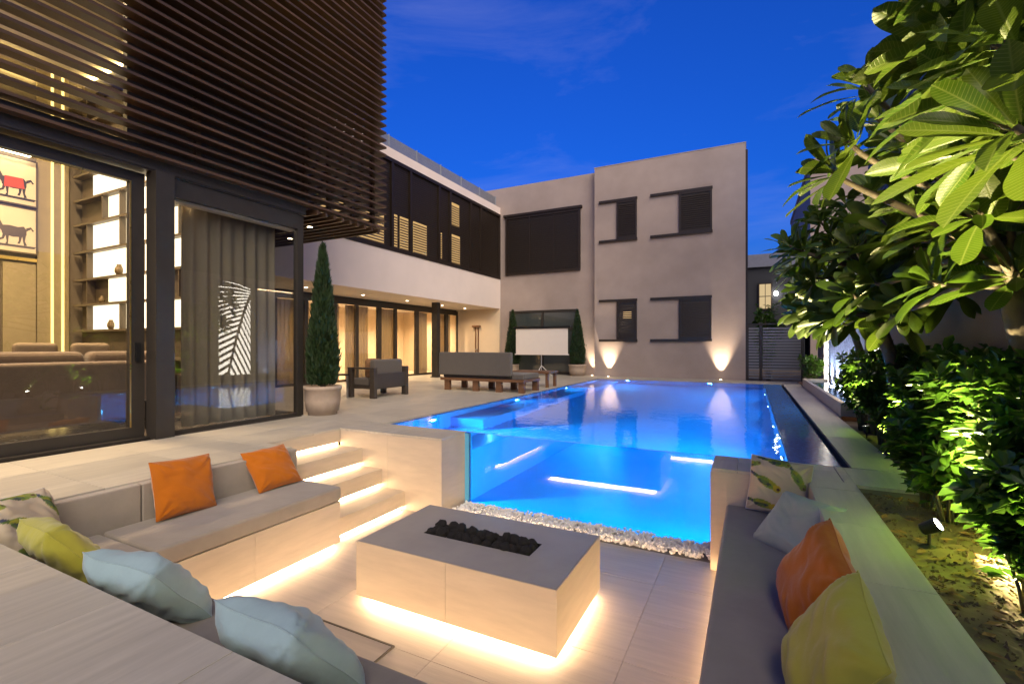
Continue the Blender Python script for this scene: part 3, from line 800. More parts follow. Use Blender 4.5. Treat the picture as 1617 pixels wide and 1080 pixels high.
# framed horse prints
M['paper'] = mk('cream_print_paper', (.62,.53,.36), .8, var=.04)
M['ink'] = mk('dark_print_ink', (.05,.04,.035), .8)
M['redink'] = mk('red_print_ink', (.45,.06,.03), .8)
def horse(mb, y, z, s):
    body = [(-.30,.30),(-.26,.40),(-.10,.42),(.10,.40),(.24,.43),(.31,.36),(.31,.24),(.22,.19),(-.02,.17),(-.18,.19),(-.28,.22)]
    neck = [(-.28,.26),(-.26,.40),(-.36,.56),(-.44,.60),(-.56,.52),(-.55,.48),(-.46,.48),(-.40,.44),(-.36,.34)]
    tail = [(.30,.40),(.42,.44),(.50,.36),(.46,.34),(.42,.39),(.31,.33)]
    legs = [[(-.26,.24),(-.18,.22),(-.24,.10),(-.34,.06),(-.36,.10),(-.28,.13)],[(-.2,.2),(-.12,.19),(-.14,0),(-.20,0),(-.19,.03),(-.17,.04)],
            [(.20,.22),(.30,.26),(.27,.10),(.32,.01),(.25,.0),(.22,.10)],[(.12,.2),(.2,.2),(.17,.1),(.14,.03),(.08,.03),(.12,.10)]]
    base = [(-.5,0),(.55,0),(.5,-.05),(-.45,-.05)]
    return [body]+[neck,tail]+legs+[base]
def print_pic(y0,y1,z0,z1,label,red):
    t_ = thing('framed_print', label, 'picture', (-12.26,(y0+y1)/2,z0), 'horse prints on the living room wall')
    bx('frame', (-12.2595,-12.235,y0,y1,z0,z1), M['shelfwood'], t_)
    bx('sheet', (-12.2345,-12.231,y0+.03,y1-.03,z0+.03,z1-.03), M['paper'], t_)
    def poly(mb, pts, x):
        b = len(mb.v); n = len(pts)
        cy_ = y0+.63*(y1-y0); s_ = (y1-y0)*.62
        mb.v += [(x, cy_+p*s_, z0+.15+q*s_*(1.5 if q > .2 else 1.5)) for p,q in pts]
        mb.f.append(tuple(b+k for k in range(n)))
    mb = MB(); ps = horse(mb,0,0,1)
    for k,pl in enumerate(ps):
        poly(mb, pl, -12.2295+.0003*k)
    mb.build('print_figure', M['ink'] if red else M['shelfwood'], t_)
    if red:
        mb = MB(); poly(mb, [(-.22,.42),(.22,.43),(.26,.2),(-.24,.18)], -12.2255); mb.build('print_blanket', M['redink'], t_)
print_pic(3.12,4.02,3.83,4.72,'upper framed print of a horse in a red blanket',True)
print_pic(3.12,4.02,2.93,3.80,'lower framed print of an unsaddled horse',False)
pic_l = thing('picture_lamp', 'slim lamp over the horse prints', 'lamp', (-12.2,3.3,4.8))
bx('bar', (-12.26,-12.12,2.8,3.95,4.78,4.80), M['brass'], pic_l)
bx('lens', (-12.24,-12.14,2.85,3.9,4.772,4.7795), emit('picture_lamp_glow',(1.0,.8,.5),9), pic_l)

# living room sofa (seen from behind through the glass)
M['sofabrown'] = mk('brown_sofa_fabric', (.13,.085,.055), .85, var=.15, scale=8, sheen=.3, bump=.1, bscale=200)
sf = thing('sofa', 'long brown sofa with its back to the glass inside the living room', 'sofa', (-8.6,1.8,0))
bx('back', (-8.35,-8.1,.2,4.3,.12,.98), M['sofabrown'], sf, bevel=.05, seg=4)
bx('seat', (-9.3,-8.36,.2,4.3,.12,.45), M['sofabrown'], sf, bevel=.04, seg=4)
for i in range(4): bx('back_cushion', (-8.72,-8.37,.25+i*1.02,1.22+i*1.02,.46,1.12), M['sofabrown'], sf, bevel=.09, seg=4)
bx('arm', (-9.3,-8.1,4.31,4.40,.12,.75), M['sofabrown'], sf, bevel=.04, seg=3)
M['tan'] = mk('tan_fabric', (.22,.16,.10), .9, var=.1)
M['rust'] = mk('rust_fabric', (.30,.08,.03), .9, var=.1)
for i,(y,mt_) in enumerate(((1.9,'rust'),(2.6,'tan'),(3.2,'tan'))):
    o_ = bx('sofa_cushion', (-8.74,-8.60,y,y+.45,1.0,1.24), M[mt_], bevel=.06, seg=4)
    origin_center(o_); o_.location.z = 1.0
    tag(o_, ['rust coloured scatter cushion on the living room sofa','left pale scatter cushion on the living room sofa','right pale scatter cushion on the living room sofa'][i], 'cushion', 'cushions on the living room sofa')
M['sheer'] = mk('taupe_sheer_curtain', (.30,.26,.20), .9, var=.08, scale=3, stretch=(1,5,.3), trans=.35)
curtain('curtain', 'floor-length taupe curtain hanging behind the fixed corner glass', ((HX-.32,3.92),(HX-.32,5.38)), .03, 3.3, M['sheer'], .055, .19)
# low side table; its blue glowing tube is invented for blue glints there
M['blueglow'] = emit('blue_glint_glow', (.12,.55,1.0), 3)
bt = thing('side_table', 'small dark table with a blue glowing tube by the curtain edge', 'table', (-7.6,3.75,0))
bx('top', (-7.8,-7.4,3.62,3.88,.40,.43), M['black'], bt)
for x in (-7.78,-7.44): bx('leg', (x,x+.03,3.7,3.8,0,.3995), M['black'], bt)
bl_ = thing('blue_glint_tube', 'made-up blue glowing tube on the small dark table', 'lamp', (-7.6,3.75,.43))
bx('stand', (-7.66,-7.54,3.70,3.80,.4305,.45), M['black'], bl_)
MB().lathe([(.02,.4505),(.02,.75)], -7.6, 3.75, n=12).build('tube', M['blueglow'], bl_)

# timber slat screen box
SX = -6.75
scn = thing('slat_screen', 'dark timber slat screen wrapping the upper floor of the living room house', 'screen', (SX,7.6,3.55))
SL = MB().box(-.165,0,-10.0,0,-.018,.018).mesh('slat', M['timber'])
SR = MB().box(-4.5,-.1655,-.165,0,-.018,.018).mesh('slat', M['timberx'])
z = 3.62; k = 0
while z < 9.6:
    link('slat', SL, scn, loc=(0,0,z-3.55))
    link('slat', SR, scn, loc=(0,0,z-3.55))
    z += .1525
for y in (-1.0, 3.95, 5.75): bx('post', (SX-.24,SX-.167,y-.035,y+.035,3.56,9.39), M['timber'], scn)
bx('post', (SX-.24,SX-.167,7.36,7.43,3.56,9.6), M['timber'], scn)
for x in (-8.2,-9.6,-11.0): bx('post', (x-.04,x+.04,7.36,7.433,3.56,9.39), M['timber'], scn)
for k in range(9):
    y = 5.85+k*.19
    bx('ceiling_slat', (-11.2,SX-.02,y,y+.05,3.50,3.57), M['timberx'], scn)
for i,(x,y) in enumerate(((-7.6,6.4),(-8.8,6.9))):
    downlight((x,y,3.50), 30, ['added downlight under the slatted overhang beside the cypress','added downlight under the slatted overhang near the house corner'][i], 'added downlights under the slatted overhang', 140)  # lamps added to warm the overhang, no fitting known there

# ------------------------------------------------------------------ garden boundary, water wall, palm panels
M['bwall'] = mk('grey_boundary_wall', (.30,.27,.25), .85, var=.1, scale=2, bump=.1)
bw = thing('boundary_wall', 'tall grey garden wall behind the trees and the water wall', 'wall', (2.1,9,0))
bx('wall', (2.02,2.2,-2.4,19.0,-.2,3.55), M['bwall'], bw)
bx('coping', (1.99,2.23,-2.4,19.0,3.5505,3.60), M['bwall'], bw)
M['waterstone'] = mk('dark_stone_water_wall', (.34,.35,.40), .2, var=.5, scale=6, stretch=(1,9,2.5), bump=1.0, bscale=10)
ww = thing('water_wall', 'water wall of rippled stone lit blue white above a low basin', 'fountain', (1.7,13,0))
bx('stone_face', (1.93,2.0195,11.1,15.7,.05,3.2), M['waterstone'], ww)
bx('spout', (1.86,2.019,11.1,15.7,3.2005,3.27), M['stone'], ww)
mb = MB()
mb.box(1.36,1.44,9.72,16.4,0,.23); mb.box(1.4405,2.0,9.72,9.80,0,.23); mb.box(1.4405,2.0,16.32,16.4,0,.23)
mb.build('basin', M['stone'], ww, bevel=.004)
bx('basin_floor', (1.4405,2.0,9.8005,16.3195,0,.12), M['poolwall'], ww)
M['basinwater'] = mk('basin_water', (.05,.16,.30), .04, var=.1, bump=.1, bscale=6, rvar=.01)
bx('water', (1.441,1.9295,9.801,16.319,.1205,.18), M['basinwater'], ww)
M['lens_cool'] = emit('cool_lamp_lens', (.72,.80,1.0), 60)
for y in (11.5,12.4,13.3,14.2,15.1):
    MB().lathe([(.035,.1805),(.035,.2)], 1.82, y, n=12).build('lamp_lens', M['lens_cool'], ww)
    spot_light(ww, (1.80,y,.22), (.10,0,1), 150, (.55,.68,1.0), 110, .9, .03)
bx('led_strip', (1.80,1.855,11.1,15.7,3.225,3.24), emit('warm_spout_led',(1.0,.7,.4),8), ww)
M['panelmetal'] = mk('bronze_panel', (.05,.045,.04), .5, metal=.4)
M['frondglow'] = emit('backlit_frond', (1.0,.90,.76), 3.2)
def palm_panel(y0, y1, label, flip=1, x=1.955):
    z0, z1 = .12, 3.42
    t_ = thing('palm_panel', label, 'panel', (x,(y0+y1)/2,0), 'backlit palm leaf panels on the garden wall')
    bx('panel', (x,x+.05,y0,y1,z0,z1), M['panelmetal'], t_)
    bx('post', (x,x+.05,y0+.1,y0+.16,-.1,z0-.0005), M['panelmetal'], t_)
    bx('post', (x,x+.05,y1-.16,y1-.1,-.1,z0-.0005), M['panelmetal'], t_)
    mb = MB(); W_, H_ = y1-y0, z1-z0
    P0, P1, P2 = Vector((1.04,.90)), Vector((.72,.74)), Vector((.26,-.04))
    def stem(t): # arching rib from the top corner down to the bottom edge (panel space)
        return P0*(1-t)**2 + P1*2*t*(1-t) + P2*t*t
    asp = H_/W_
    def clip(poly):
        for ax, lim, sg in ((0,.03,1),(0,.97,-1),(1,.012,1),(1,.988,-1)):
            o_ = []
            for i in range(len(poly)):
                a, b_ = poly[i], poly[(i+1)%len(poly)]
                da, db_ = (a[ax]-lim)*sg, (b_[ax]-lim)*sg
                if da >= 0: o_.append(a)
                if (da >= 0) != (db_ >= 0): o_.append(a + (b_-a)*(da/(da-db_)))
            poly = o_
            if len(poly) < 3: return None
        return poly
    N = 19
    for k in range(N):
        for side in (-1, 1):
            t0_ = -.10 + 1.1*(k+.2)/N; wt = 1.1/N*(.56 if side < 0 else .60)
            p, q = stem(t0_), stem(t0_+.02)
            ang = math.atan2((q-p).y*asp, (q-p).x)
            th = ang + (-R(64)+R(14)*t0_ if side < 0 else R(50)-R(10)*t0_)
            d_ = Vector((math.cos(th), math.sin(th)/asp)); bend = Vector((0,-.05 if side < 0 else -.02))
            a0 = stem(t0_)+d_*.05; a1 = stem(t0_+wt)+d_*.05; L_ = 1.5
            po = clip([a0, a0+d_*.5+bend*.3, a0+d_*L_+bend*2, a1+d_*L_+bend*2, a1+d_*.5+bend*.3, a1])
            if po:
                mb.add([(x-.003, (y0+ (v.x if flip>0 else 1-v.x)*W_), z0+v.y*H_) for v in po], [tuple(range(len(po)))])
    mb.build('frond_cutout', M['frondglow'], t_)
palm_panel(9.72,10.92,'backlit palm leaf panel between the water wall and the hedge')
palm_panel(15.95,16.9,'backlit palm leaf panel beyond the water wall near the gate')

# ------------------------------------------------------------------ slatted gate and neighbours
M['gatewhite'] = mk('pale_grey_slat', (.15,.15,.17), .5, var=.08)
gt = thing('slatted_gate', 'grey horizontal slat gate at the far right beyond the pool', 'gate', (.7,18.45,0))
gm1 = MB().box(0,.36,0,.025,0,.062).mesh('slat', M['gatewhite']); gm2 = MB().box(0,1.12,0,.025,0,.062).mesh('slat', M['gatewhite'])
for k in range(18):
    link('slat', gm1, gt, loc=(-.12-.7,.0,.06+k*.1)); link('slat', gm2, gt, loc=(.36-.7,.0,.06+k*.1))
for x in (-.165,.255,1.49): bx('post', (x,x+.09,18.44,18.53,0,1.92), M['darkframe'], gt)
bx('top_rail', (-.165,1.58,18.44,18.53,1.921,1.97), M['darkframe'], gt)
M['nb'] = mk('dusky_neighbour_wall', (.16,.17,.23), .85, var=.1)
M['nbdark'] = mk('dark_neighbour_wall', (.02,.022,.03), .8, var=.1)
nb = thing('neighbour_house', 'dark neighbour house with one lit window behind the gate', 'building', (2,30,0))
bx('wall', (-4,2.6,30,36,-.1,5.6), M['nbdark'], nb)
bx('roof_band', (-4.1,2.7,29.8,36,5.601,6.3), M['nb'], nb)
wn = bx('window', (.35,1.05,29.93,29.999,3.2,4.7), M['darkframe'], nb)
bx('pane', (.42,.98,29.915,29.9295,3.27,4.63), emit('neighbour_window_glow',(1.0,.75,.4),.25), wn)
bx('glazing_bar', (.42,.98,29.90,29.9145,3.93,3.97), M['darkframe'], wn)
bx('glazing_bar', (.69,.72,29.90,29.9145,3.27,3.9295), M['darkframe'], wn)
bx('glazing_bar', (.69,.72,29.90,29.9145,3.9705,4.63), M['darkframe'], wn)
lm = thing('wall_lantern', 'bright lantern on the neighbour house beside its lit window', 'lamp', (1.22,29.8,4.05))
bx('bracket', (1.19,1.25,29.80,29.999,4.02,4.08), M['black'], lm)
MB().lathe([(.03,3.96),(.09,4.0),(.1,4.12),(.03,4.2)], 1.22, 29.72, n=12).build('globe', emit('lantern_glow',(1,.95,.85),22), lm)
nb2 = thing('neighbour_house', 'tall dark louvred neighbour building above the garden wall on the right', 'building', (5,4,0))
bx('wall', (3.42,9,8.4,19,-.1,9.66), M['nbdark'], nb2)
M['nblou'] = mk('dark_blue_louvre', (.035,.045,.085), .5, var=.1)
lv = MB().box(-.03,.0,-10.4,0,-.03,.03).mesh('louvre', M['nblou'])
for k in range(62): link('louvre', lv, nb2, loc=(3.418-5, 18.95-4, 3.7+k*.096))
nb3 = thing('neighbour_house', 'pale grey neighbour block rising behind the plumeria crowns', 'building', (7,34,0))
bx('wall', (2.85,12,30,44,-.1,10.9), M['render'], nb3)
bx('roof_edge', (2.8,12,29.9,44,10.901,11.2), M['render'], nb3)
# ------------------------------------------------------------------ terrace furniture
M['resin'] = mk('dark_frame_wood', (.05,.038,.03), .5, var=.15)
M['seatgrey'] = mk('grey_outdoor_cushion', (.10,.085,.075), .9, var=.08, bump=.1, bscale=200, sheen=.2)
ac = thing('armchair', 'dark wood terrace armchair with grey cushions turned towards the glazed doors', 'armchair', (-8.0,8.75,0))
for y in (8.15, 9.25):
    side = MB(); side.box(-7.74,-7.60,y,y+.10,0,.66); side.box(-8.42,-8.30,y,y+.10,0,.66); side.box(-8.42,-7.60,y-.004,y+.104,.6605,.70)
    side.build('arm_frame', M['resin'], ac, bevel=.006)
bx('back_rail', (-7.68,-7.62,8.2505,9.2495,.22,.56), M['resin'], ac)
bx('seat_frame', (-8.40,-7.6805,8.2505,9.2495,.2,.27), M['resin'], ac)
bx('seat_cushion', (-8.41,-7.86,8.255,9.245,.2705,.44), M['seatgrey'], ac, bevel=.04, seg=3)
bx('back_cushion', (-7.85,-7.69,8.255,9.245,.2705,.88), M['seatgrey'], ac, bevel=.05, seg=3)
bx('scatter_cushion', (-8.06,-7.88,8.30,8.72,.45,.90), mk('brown_pattern_cushion',(.22,.12,.06),.9,var=.4,scale=14), ac, bevel=.07, seg=4)
tb = thing('side_table', 'low dark side table with a thin frame beside the terrace armchair', 'table', (-8.65,7.85,0))
bx('table_top', (-8.98,-8.32,7.55,8.10,.52,.55), M['black'], tb)
bx('lower_shelf', (-8.94,-8.36,7.59,8.06,.38,.40), M['teak'], tb)
for x in (-8.97,-8.36):
    for y in (7.56,8.06): bx('leg', (x,x+.03,y,y+.03,0,.5195), M['steel'], tb)
tp = thing('flower_pot', 'small dark flower pot standing on the terrace side table', 'pot', (-8.7,7.85,.55))
MB().lathe([(.09,.5505),(.11,.62),(.12,.68),(.105,.685),(.09,.6)], -8.75, 7.85, n=20).build('bowl', M['black'], tp, smooth=True)
# sofa with its back to the camera
sf = thing('terrace_sofa', 'long grey terrace sofa on teak legs with its back to the pool window', 'sofa', (-6.4,11.1,0))
bx('back_panel', (-7.62,-5.42,10.66,10.80,.42,1.03), M['seatgrey'], sf, bevel=.03, seg=3)
bx('seat_frame', (-7.60,-5.08,10.70,11.75,.27,.34), M['teak'], sf)
bx('seat_cushion', (-7.58,-5.10,10.81,11.73,.3405,.48), M['seatgrey'], sf, bevel=.03, seg=3)
bx('end_cushion', (-5.41,-5.10,10.72,10.80,.3405,.47), M['seatgrey'], sf, bevel=.02, seg=3)
for x in (-7.50,-6.6,-5.9,-5.25):
    for y in (10.75,11.6): bx('leg', (x,x+.16,y,y+.10,0,.2695), M['teak'], sf)
bn = thing('wooden_bench', 'small teak bench at the pool edge behind the terrace sofa', 'bench', (-5.5,12.9,0))
bx('bench_top', (-6.3,-5.14,12.5,13.25,.40,.46), M['teak'], bn)
for x in (-6.26,-5.26):
    for y in (12.54,13.13): bx('leg', (x,x+.08,y,y+.08,0,.3995), M['teak'], bn)
# projector screen
ps = thing('projection_screen', 'white tripod projection screen standing in front of the sliding window', 'screen', (-7.4,17.2,0))
M['screenwhite'] = mk('matte_screen', (.66,.60,.56), .7, var=.02)
bx('sheet', (-8.50,-6.28,17.20,17.212,.88,1.88), M['screenwhite'], ps)
bx('sheet_border', (-8.55,-6.23,17.195,17.199,.84,.8795), M['screenwhite'], ps)
bx('case', (-8.6,-6.18,17.16,17.25,1.8805,1.97), M['black'], ps)
MB().tube([(-7.4,17.24,.12),(-7.4,17.24,1.88)], .016).build('pole', M['steel'], ps)
for a in (20,140,260):
    MB().tube([(-7.4,17.24,.42),(-7.4+.42*math.cos(R(a)),17.24+.42*math.sin(R(a)),.015)], .012).build('leg', M['white'], ps)

# ------------------------------------------------------------------ potted cypresses
M['terracotta'] = mk('pale_clay_pot', (.40,.31,.24), .8, var=.12, scale=8, bump=.15)
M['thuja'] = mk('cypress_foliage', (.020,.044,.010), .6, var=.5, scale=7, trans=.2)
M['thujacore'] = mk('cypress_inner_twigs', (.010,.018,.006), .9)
M['bark'] = mk('grey_bark', (.20,.16,.12), .8, var=.3, scale=10, bump=.6, bscale=30)
def cypress(p, pot_r, pot_h, h, r, label, seed, n=5200, dots=0):
    t_ = thing('potted_cypress', label, 'potted tree', p, 'potted cypresses on the terrace')
    q = pot_h
    MB().lathe([(pot_r*.80,0),(pot_r*.82,.06),(pot_r*.90,.062),(pot_r*1.0,q*.5),(pot_r*1.0,q*.86),(pot_r*1.06,q*.88),(pot_r*1.06,q),(pot_r*.96,q),(pot_r*.92,q*.9)], n=36).build('pot', M['terracotta'], t_, smooth=True, local=True, bevel=0)
    MB().lathe([(.05,q*.85),(.045,q+.15)], n=8).build('trunk', M['bark'], t_, local=True)
    rr = random.Random(seed)
    def prof(f): return r*min(1, .72+1.6*f)*(1-f)**.72 if f > .0 else r*.7
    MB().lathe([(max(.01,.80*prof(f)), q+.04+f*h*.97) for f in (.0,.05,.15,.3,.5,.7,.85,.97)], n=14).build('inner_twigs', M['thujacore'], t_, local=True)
    mb = MB()
    for i in range(n):
        f = 1-math.sqrt(rr.random()*.999) if rr.random()<.8 else rr.random()
        a = rr.random()*2*math.pi
        rad = prof(f)*(.80+.26*rr.random()+(.30*rr.random() if rr.random() < .05 else 0)+.10*mnoise.noise(Vector((math.cos(a)*2,math.sin(a)*2,f*9))))
        c = Vector((rad*math.cos(a), rad*math.sin(a), q+.03+f*h))
        d = Vector((math.cos(a)*rr.uniform(.25,.7), math.sin(a)*rr.uniform(.25,.7), 1)) + Vector((rr.uniform(-.3,.3),rr.uniform(-.3,.3),rr.uniform(-.2,.2)))
        d.normalize(); L = rr.uniform(.05,.10); sd_ = d.cross(Vector((rr.uniform(-1,1),rr.uniform(-1,1),rr.uniform(-1,1)))).normalized()*L*.2
        mb.add([c-d*L*.3, c+sd_, c+d*L, c-sd_], [(0,1,2,3)])
    mb.build('foliage', M['thuja'], t_, kind='stuff', local=True)
cypress((-6.74,5.95,0), .30, .50, 2.45, .28, 'large cone cypress in a clay pot at the corner of the glass living room', 1, 9000)
cypress((-9.0,17.9,0), .26, .42, 2.25, .36, 'small cone cypress left of the projection screen', 2, 4200)
cypress((-6.22,18.15,0), .34, .45, 2.15, .34, 'small cone cypress in a white pot right of the projection screen', 3, 4200)

# ------------------------------------------------------------------ pillows
def cloth(name, col, var=.05):
    return mk(name, col, .95, var=.09, scale=5, bump=.5, bscale=13, sheen=.3, spec=.1)
M['orange'] = cloth('orange_cotton', (.44,.125,.008))
M['skyblue'] = cloth('pale_blue_cotton', (.30,.42,.44))
M['greyblue'] = cloth('grey_green_cotton', (.40,.43,.38))
M['lime'] = cloth('lime_yellow_cotton', (.42,.40,.05))
m, t, o = newmat('bird_print_cotton')
p_ = t.nodes.new('ShaderNodeBsdfPrincipled'); p_.inputs['Roughness'].default_value = .9
ca = t.nodes.new('ShaderNodeVertexColor'); ca.layer_name = 'print'
t.links.new(ca.outputs['Color'], p_.inputs['Base Color']); t.links.new(p_.outputs[0], o.inputs['Surface'])
M['bird'] = m
def ell(u, v, cx, cy_, a, b_, th):
    du, dv = u-cx, v-cy_
    x_ = du*math.cos(th)+dv*math.sin(th); y_ = -du*math.sin(th)+dv*math.cos(th)
    return (x_/a)**2 + (y_/b_)**2
def bird_col(u, v, seed):
    col = (.55,.46,.33)
    n_ = mnoise.noise(Vector((u*7,v*7,seed)))
    birds = [(-.35,.08,-.45,1.05),(.58,.42,-.95,.95),(-.42,-.70,-.15,1.0),(-.10,.88,-.1,.9),(.55,-.50,.5,.95),(-.95,.65,.3,.7)]
    for k,(bx_,by_,th,s) in enumerate(birds):
        hx, hy = bx_+.34*s*math.cos(th), by_+.34*s*math.sin(th)
        tx, ty = bx_-.45*s*math.cos(th), by_-.45*s*math.sin(th)
        if ell(u,v,tx,ty,.34*s,.055*s,th) < 1: col = (.10,.16,.03) if n_ > -.1 else (.06,.07,.12)
        e_ = ell(u,v,bx_,by_,.36*s,.15*s,th)
        if e_ < 1:
            col = (.30,.30,.03) if n_ > .05 else (.16,.24,.04)
            if ell(u,v,bx_-.08*math.cos(th)+.05*math.sin(th),by_-.08*math.sin(th)-.05*math.cos(th),.24*s,.07*s,th+.15) < 1: col = (.05,.07,.06) if n_ > 0 else (.10,.16,.05)
        if ell(u,v,hx,hy,.13*s,.12*s,th) < 1: col = (.48,.36,.03) if k % 2 == 0 else (.22,.26,.05)
        if ell(u,v,hx+.05*s*math.cos(th),hy+.05*s*math.sin(th),.05*s,.045*s,th) < 1: col = (.10,.05,.03)
    return col
def pillow(label, loc, yaw, tilt, roll, mat, w=.5, h=.5, T=.085, seed=0, cat='pillow', sag=0., group='scatter pillows on the built-in benches', bird=False):
    t_ = thing('scatter_pillow', label, cat, loc, group)
    t_.rotation_euler = (Matrix.Rotation(yaw,3,'Z') @ Matrix.Rotation(-tilt,3,'X') @ Matrix.Rotation(roll,3,'Y')).to_euler()
    n = 72 if bird else 40; vs = []; cols = []
    for sgn in (-1, 1):
        for j in range(n+1):
            for i in range(n+1):
                u, v = -1+2*i/n, -1+2*j/n
                pin = 1-.045*(1-v*v)*abs(u)**3; pin2 = 1-.045*(1-u*u)*abs(v)**3
                e_ = max(0,(1-u**4))*max(0,(1-v**4))
                th = T*e_**.55
                wr = 0
                q = Vector((u*1.6+seed*3.7, v*1.6, sgn*2.3+seed))
                wr += .018*mnoise.noise(q*1.3)*e_**.4
                wr += .018*abs(mnoise.noise(Vector((u*2.2+v*3.1+seed, (v-u)*1.1, seed*2+sgn))))*e_**.35
                edge = (1-e_)**3
                # pulled creases running in from the corners
                cu, cv = 1-abs(u), 1-abs(v)
                ang = math.atan2(cv+.001, cu+.001)
                cr_ = math.exp(-((cu*cu+cv*cv)**.5)*2.4)
                wr += .016*cr_*math.sin(ang*11+seed*2+sgn)*min(1,e_*6)
                x_ = w/2*u*pin; z_ = h/2*v*pin2
                z_ -= sag*(.5-.5*v)*0 
                y_ = sgn*(th+wr*min(1,e_*8)) + .02*mnoise.noise(Vector((u,v,seed*5)))
                vs.append((x_, y_, z_+h/2))
                if bird: cols.append(bird_col(u,v,seed))
    N = (n+1)*(n+1); fs = []
    for j in range(n):
        for i in range(n):
            a = j*(n+1)+i
            fs.append((a,a+1,a+n+2,a+n+1)); fs.append((N+a,N+a+n+1,N+a+n+2,N+a+1))
    mb = MB(); mb.add(vs, fs)
    o_ = mb.build('cover', M['bird'] if bird else mat, t_, smooth=True, local=True)
    if bird:
        at = o_.data.color_attributes.new('print','FLOAT_COLOR','POINT')
        for k,c in enumerate(cols): at.data[k].color = (*c,1)
    rim = [vs[i] for i in range(n+1)] + [vs[j*(n+1)+n] for j in range(1,n+1)] + [vs[n*(n+1)+i] for i in range(n-1,-1,-1)] + [vs[j*(n+1)] for j in range(n-1,-1,-1)]
    rim = rim[::2]
    MB().tube(rim+[rim[0]], .0035, 6, cap=False).build('piping', mat, t_, smooth=True, local=True)
    return t_
P90 = math.pi/2
SZ = -.325
pillow('upright orange pillow in the middle of the left bench', (-4.57,2.52,SZ), P90+R(3), R(18), R(3), M['orange'], .53, .51, .085, 1)
pillow('orange pillow slumped sideways at the step end of the left bench', (-4.52,3.44,SZ+.01), P90-R(4), R(40), R(-2), M['orange'], .50, .49, .085, 2)
pillow('bird print pillow in the left corner next to the lime pillow', (-4.48,1.46,SZ+.01), P90+R(35), R(22), R(6), M['white'], .52, .50, .09, 3, bird=True)
pillow('lime pillow behind the foreground slab at the left edge', (-3.93,1.60,SZ), math.pi-R(4), R(38), R(4), M['lime'], .58, .52, .10, 4)
pillow('left pale blue pillow peeking over the foreground slab', (-3.00,1.60,SZ), math.pi+R(4), R(40), R(-4), M['skyblue'], .56, .52, .11, 5)
pillow('right pale blue pillow peeking over the foreground slab', (-1.80,1.60,SZ), math.pi-R(3), R(40), R(3), M['skyblue'], .58, .53, .11, 6)
pillow('bird print pillow leaning on the stone pillar of the right bench', (.20,4.88,SZ+.0), R(-8), R(14), R(4), M['white'], .50, .50, .075, 7, bird=True)
pillow('grey green pillow standing on its corner on the right bench', (.18,4.08,SZ-.03), R(-48), R(46), R(-3), M['greyblue'], .52, .52, .075, 8)
pillow('orange pillow on the right bench between grey green and lime', (.19,3.14,SZ-.01), -P90+R(12), R(25), R(17), M['orange'], .55, .53, .10, 9)
pillow('lime pillow nearest the camera on the right bench', (.18,2.42,SZ-.01), -P90+R(6), R(27), R(13), M['lime'], .57, .54, .11, 10)
# ------------------------------------------------------------------ plants
def leaf_mat(name, c1, c2, vein, vs, trans=.35, rough=.35, veinw=.16, L=1.0, k=.55):
    """leaf along +x from the stalk, blade across y: midrib, herringbone veins, translucency"""
    m, t, o = newmat(name)
    tc = t.nodes.new('ShaderNodeTexCoord'); sp = t.nodes.new('ShaderNodeSeparateXYZ'); t.links.new(tc.outputs['Object'], sp.inputs[0])
    oi = t.nodes.new('ShaderNodeObjectInfo')
    def math_(op, a, b=None, c=None):
        n_ = t.nodes.new('ShaderNodeMath'); n_.operation = op
        for q, s_ in enumerate((a, b, c)):
            if s_ is None: continue
            if isinstance(s_, (int, float)): n_.inputs[q].default_value = s_
            else: t.links.new(s_, n_.inputs[q])
        return n_.outputs[0]
    ay = math_('ABSOLUTE', sp.outputs['Y'])
    ph = math_('MULTIPLY', math_('SUBTRACT', sp.outputs['X'], math_('MULTIPLY', ay, k)), vs)
    fr = math_('ABSOLUTE', math_('SUBTRACT', math_('FRACT', ph), .5))
    side = math_('SMOOTH_MIN', 1.0, math_('MULTIPLY', fr, 1/veinw), .1)
    mid = math_('MINIMUM', 1.0, math_('MULTIPLY', ay, 1/(.012*L)))
    fac = math_('MINIMUM', side, mid)
    cmix = t.nodes.new('ShaderNodeMix'); cmix.data_type = 'RGBA'
    cmix.inputs[6].default_value = (*c1,1); cmix.inputs[7].default_value = (*c2,1); t.links.new(oi.outputs['Random'], cmix.inputs[0])
    vm = t.nodes.new('ShaderNodeMix'); vm.data_type = 'RGBA'; vm.inputs[6].default_value = (*vein,1)
    t.links.new(fac, vm.inputs[0]); t.links.new(cmix.outputs[2], vm.inputs[7])
    p = t.nodes.new('ShaderNodeBsdfPrincipled'); p.inputs['Roughness'].default_value = rough; t.links.new(vm.outputs[2], p.inputs['Base Color'])
    bp = t.nodes.new('ShaderNodeBump'); bp.inputs['Strength'].default_value = .25; bp.inputs['Distance'].default_value = .004; t.links.new(fac, bp.inputs['Height']); t.links.new(bp.outputs[0], p.inputs['Normal'])
    tr = t.nodes.new('ShaderNodeBsdfTranslucent'); t.links.new(vm.outputs[2], tr.inputs['Color'])
    mx = t.nodes.new('ShaderNodeMixShader'); mx.inputs[0].default_value = trans
    t.links.new(p.outputs[0], mx.inputs[1]); t.links.new(tr.outputs[0], mx.inputs[2]); t.links.new(mx.outputs[0], o.inputs['Surface'])
    return m
M['plum'] = leaf_mat('plumeria_leaf', (.055,.115,.008), (.10,.150,.012), (.17,.22,.045), 55, trans=.38, rough=.38, L=.5, veinw=.12)
M['glossy'] = leaf_mat('glossy_shrub_leaf', (.045,.112,.012), (.085,.170,.018), (.07,.15,.04), 10, trans=.30, rough=.28, veinw=.08, L=.15)
M['plumfar'] = mk('plumeria_inner_leaf', (.065,.120,.010), .4, var=.3, scale=5, trans=.35)
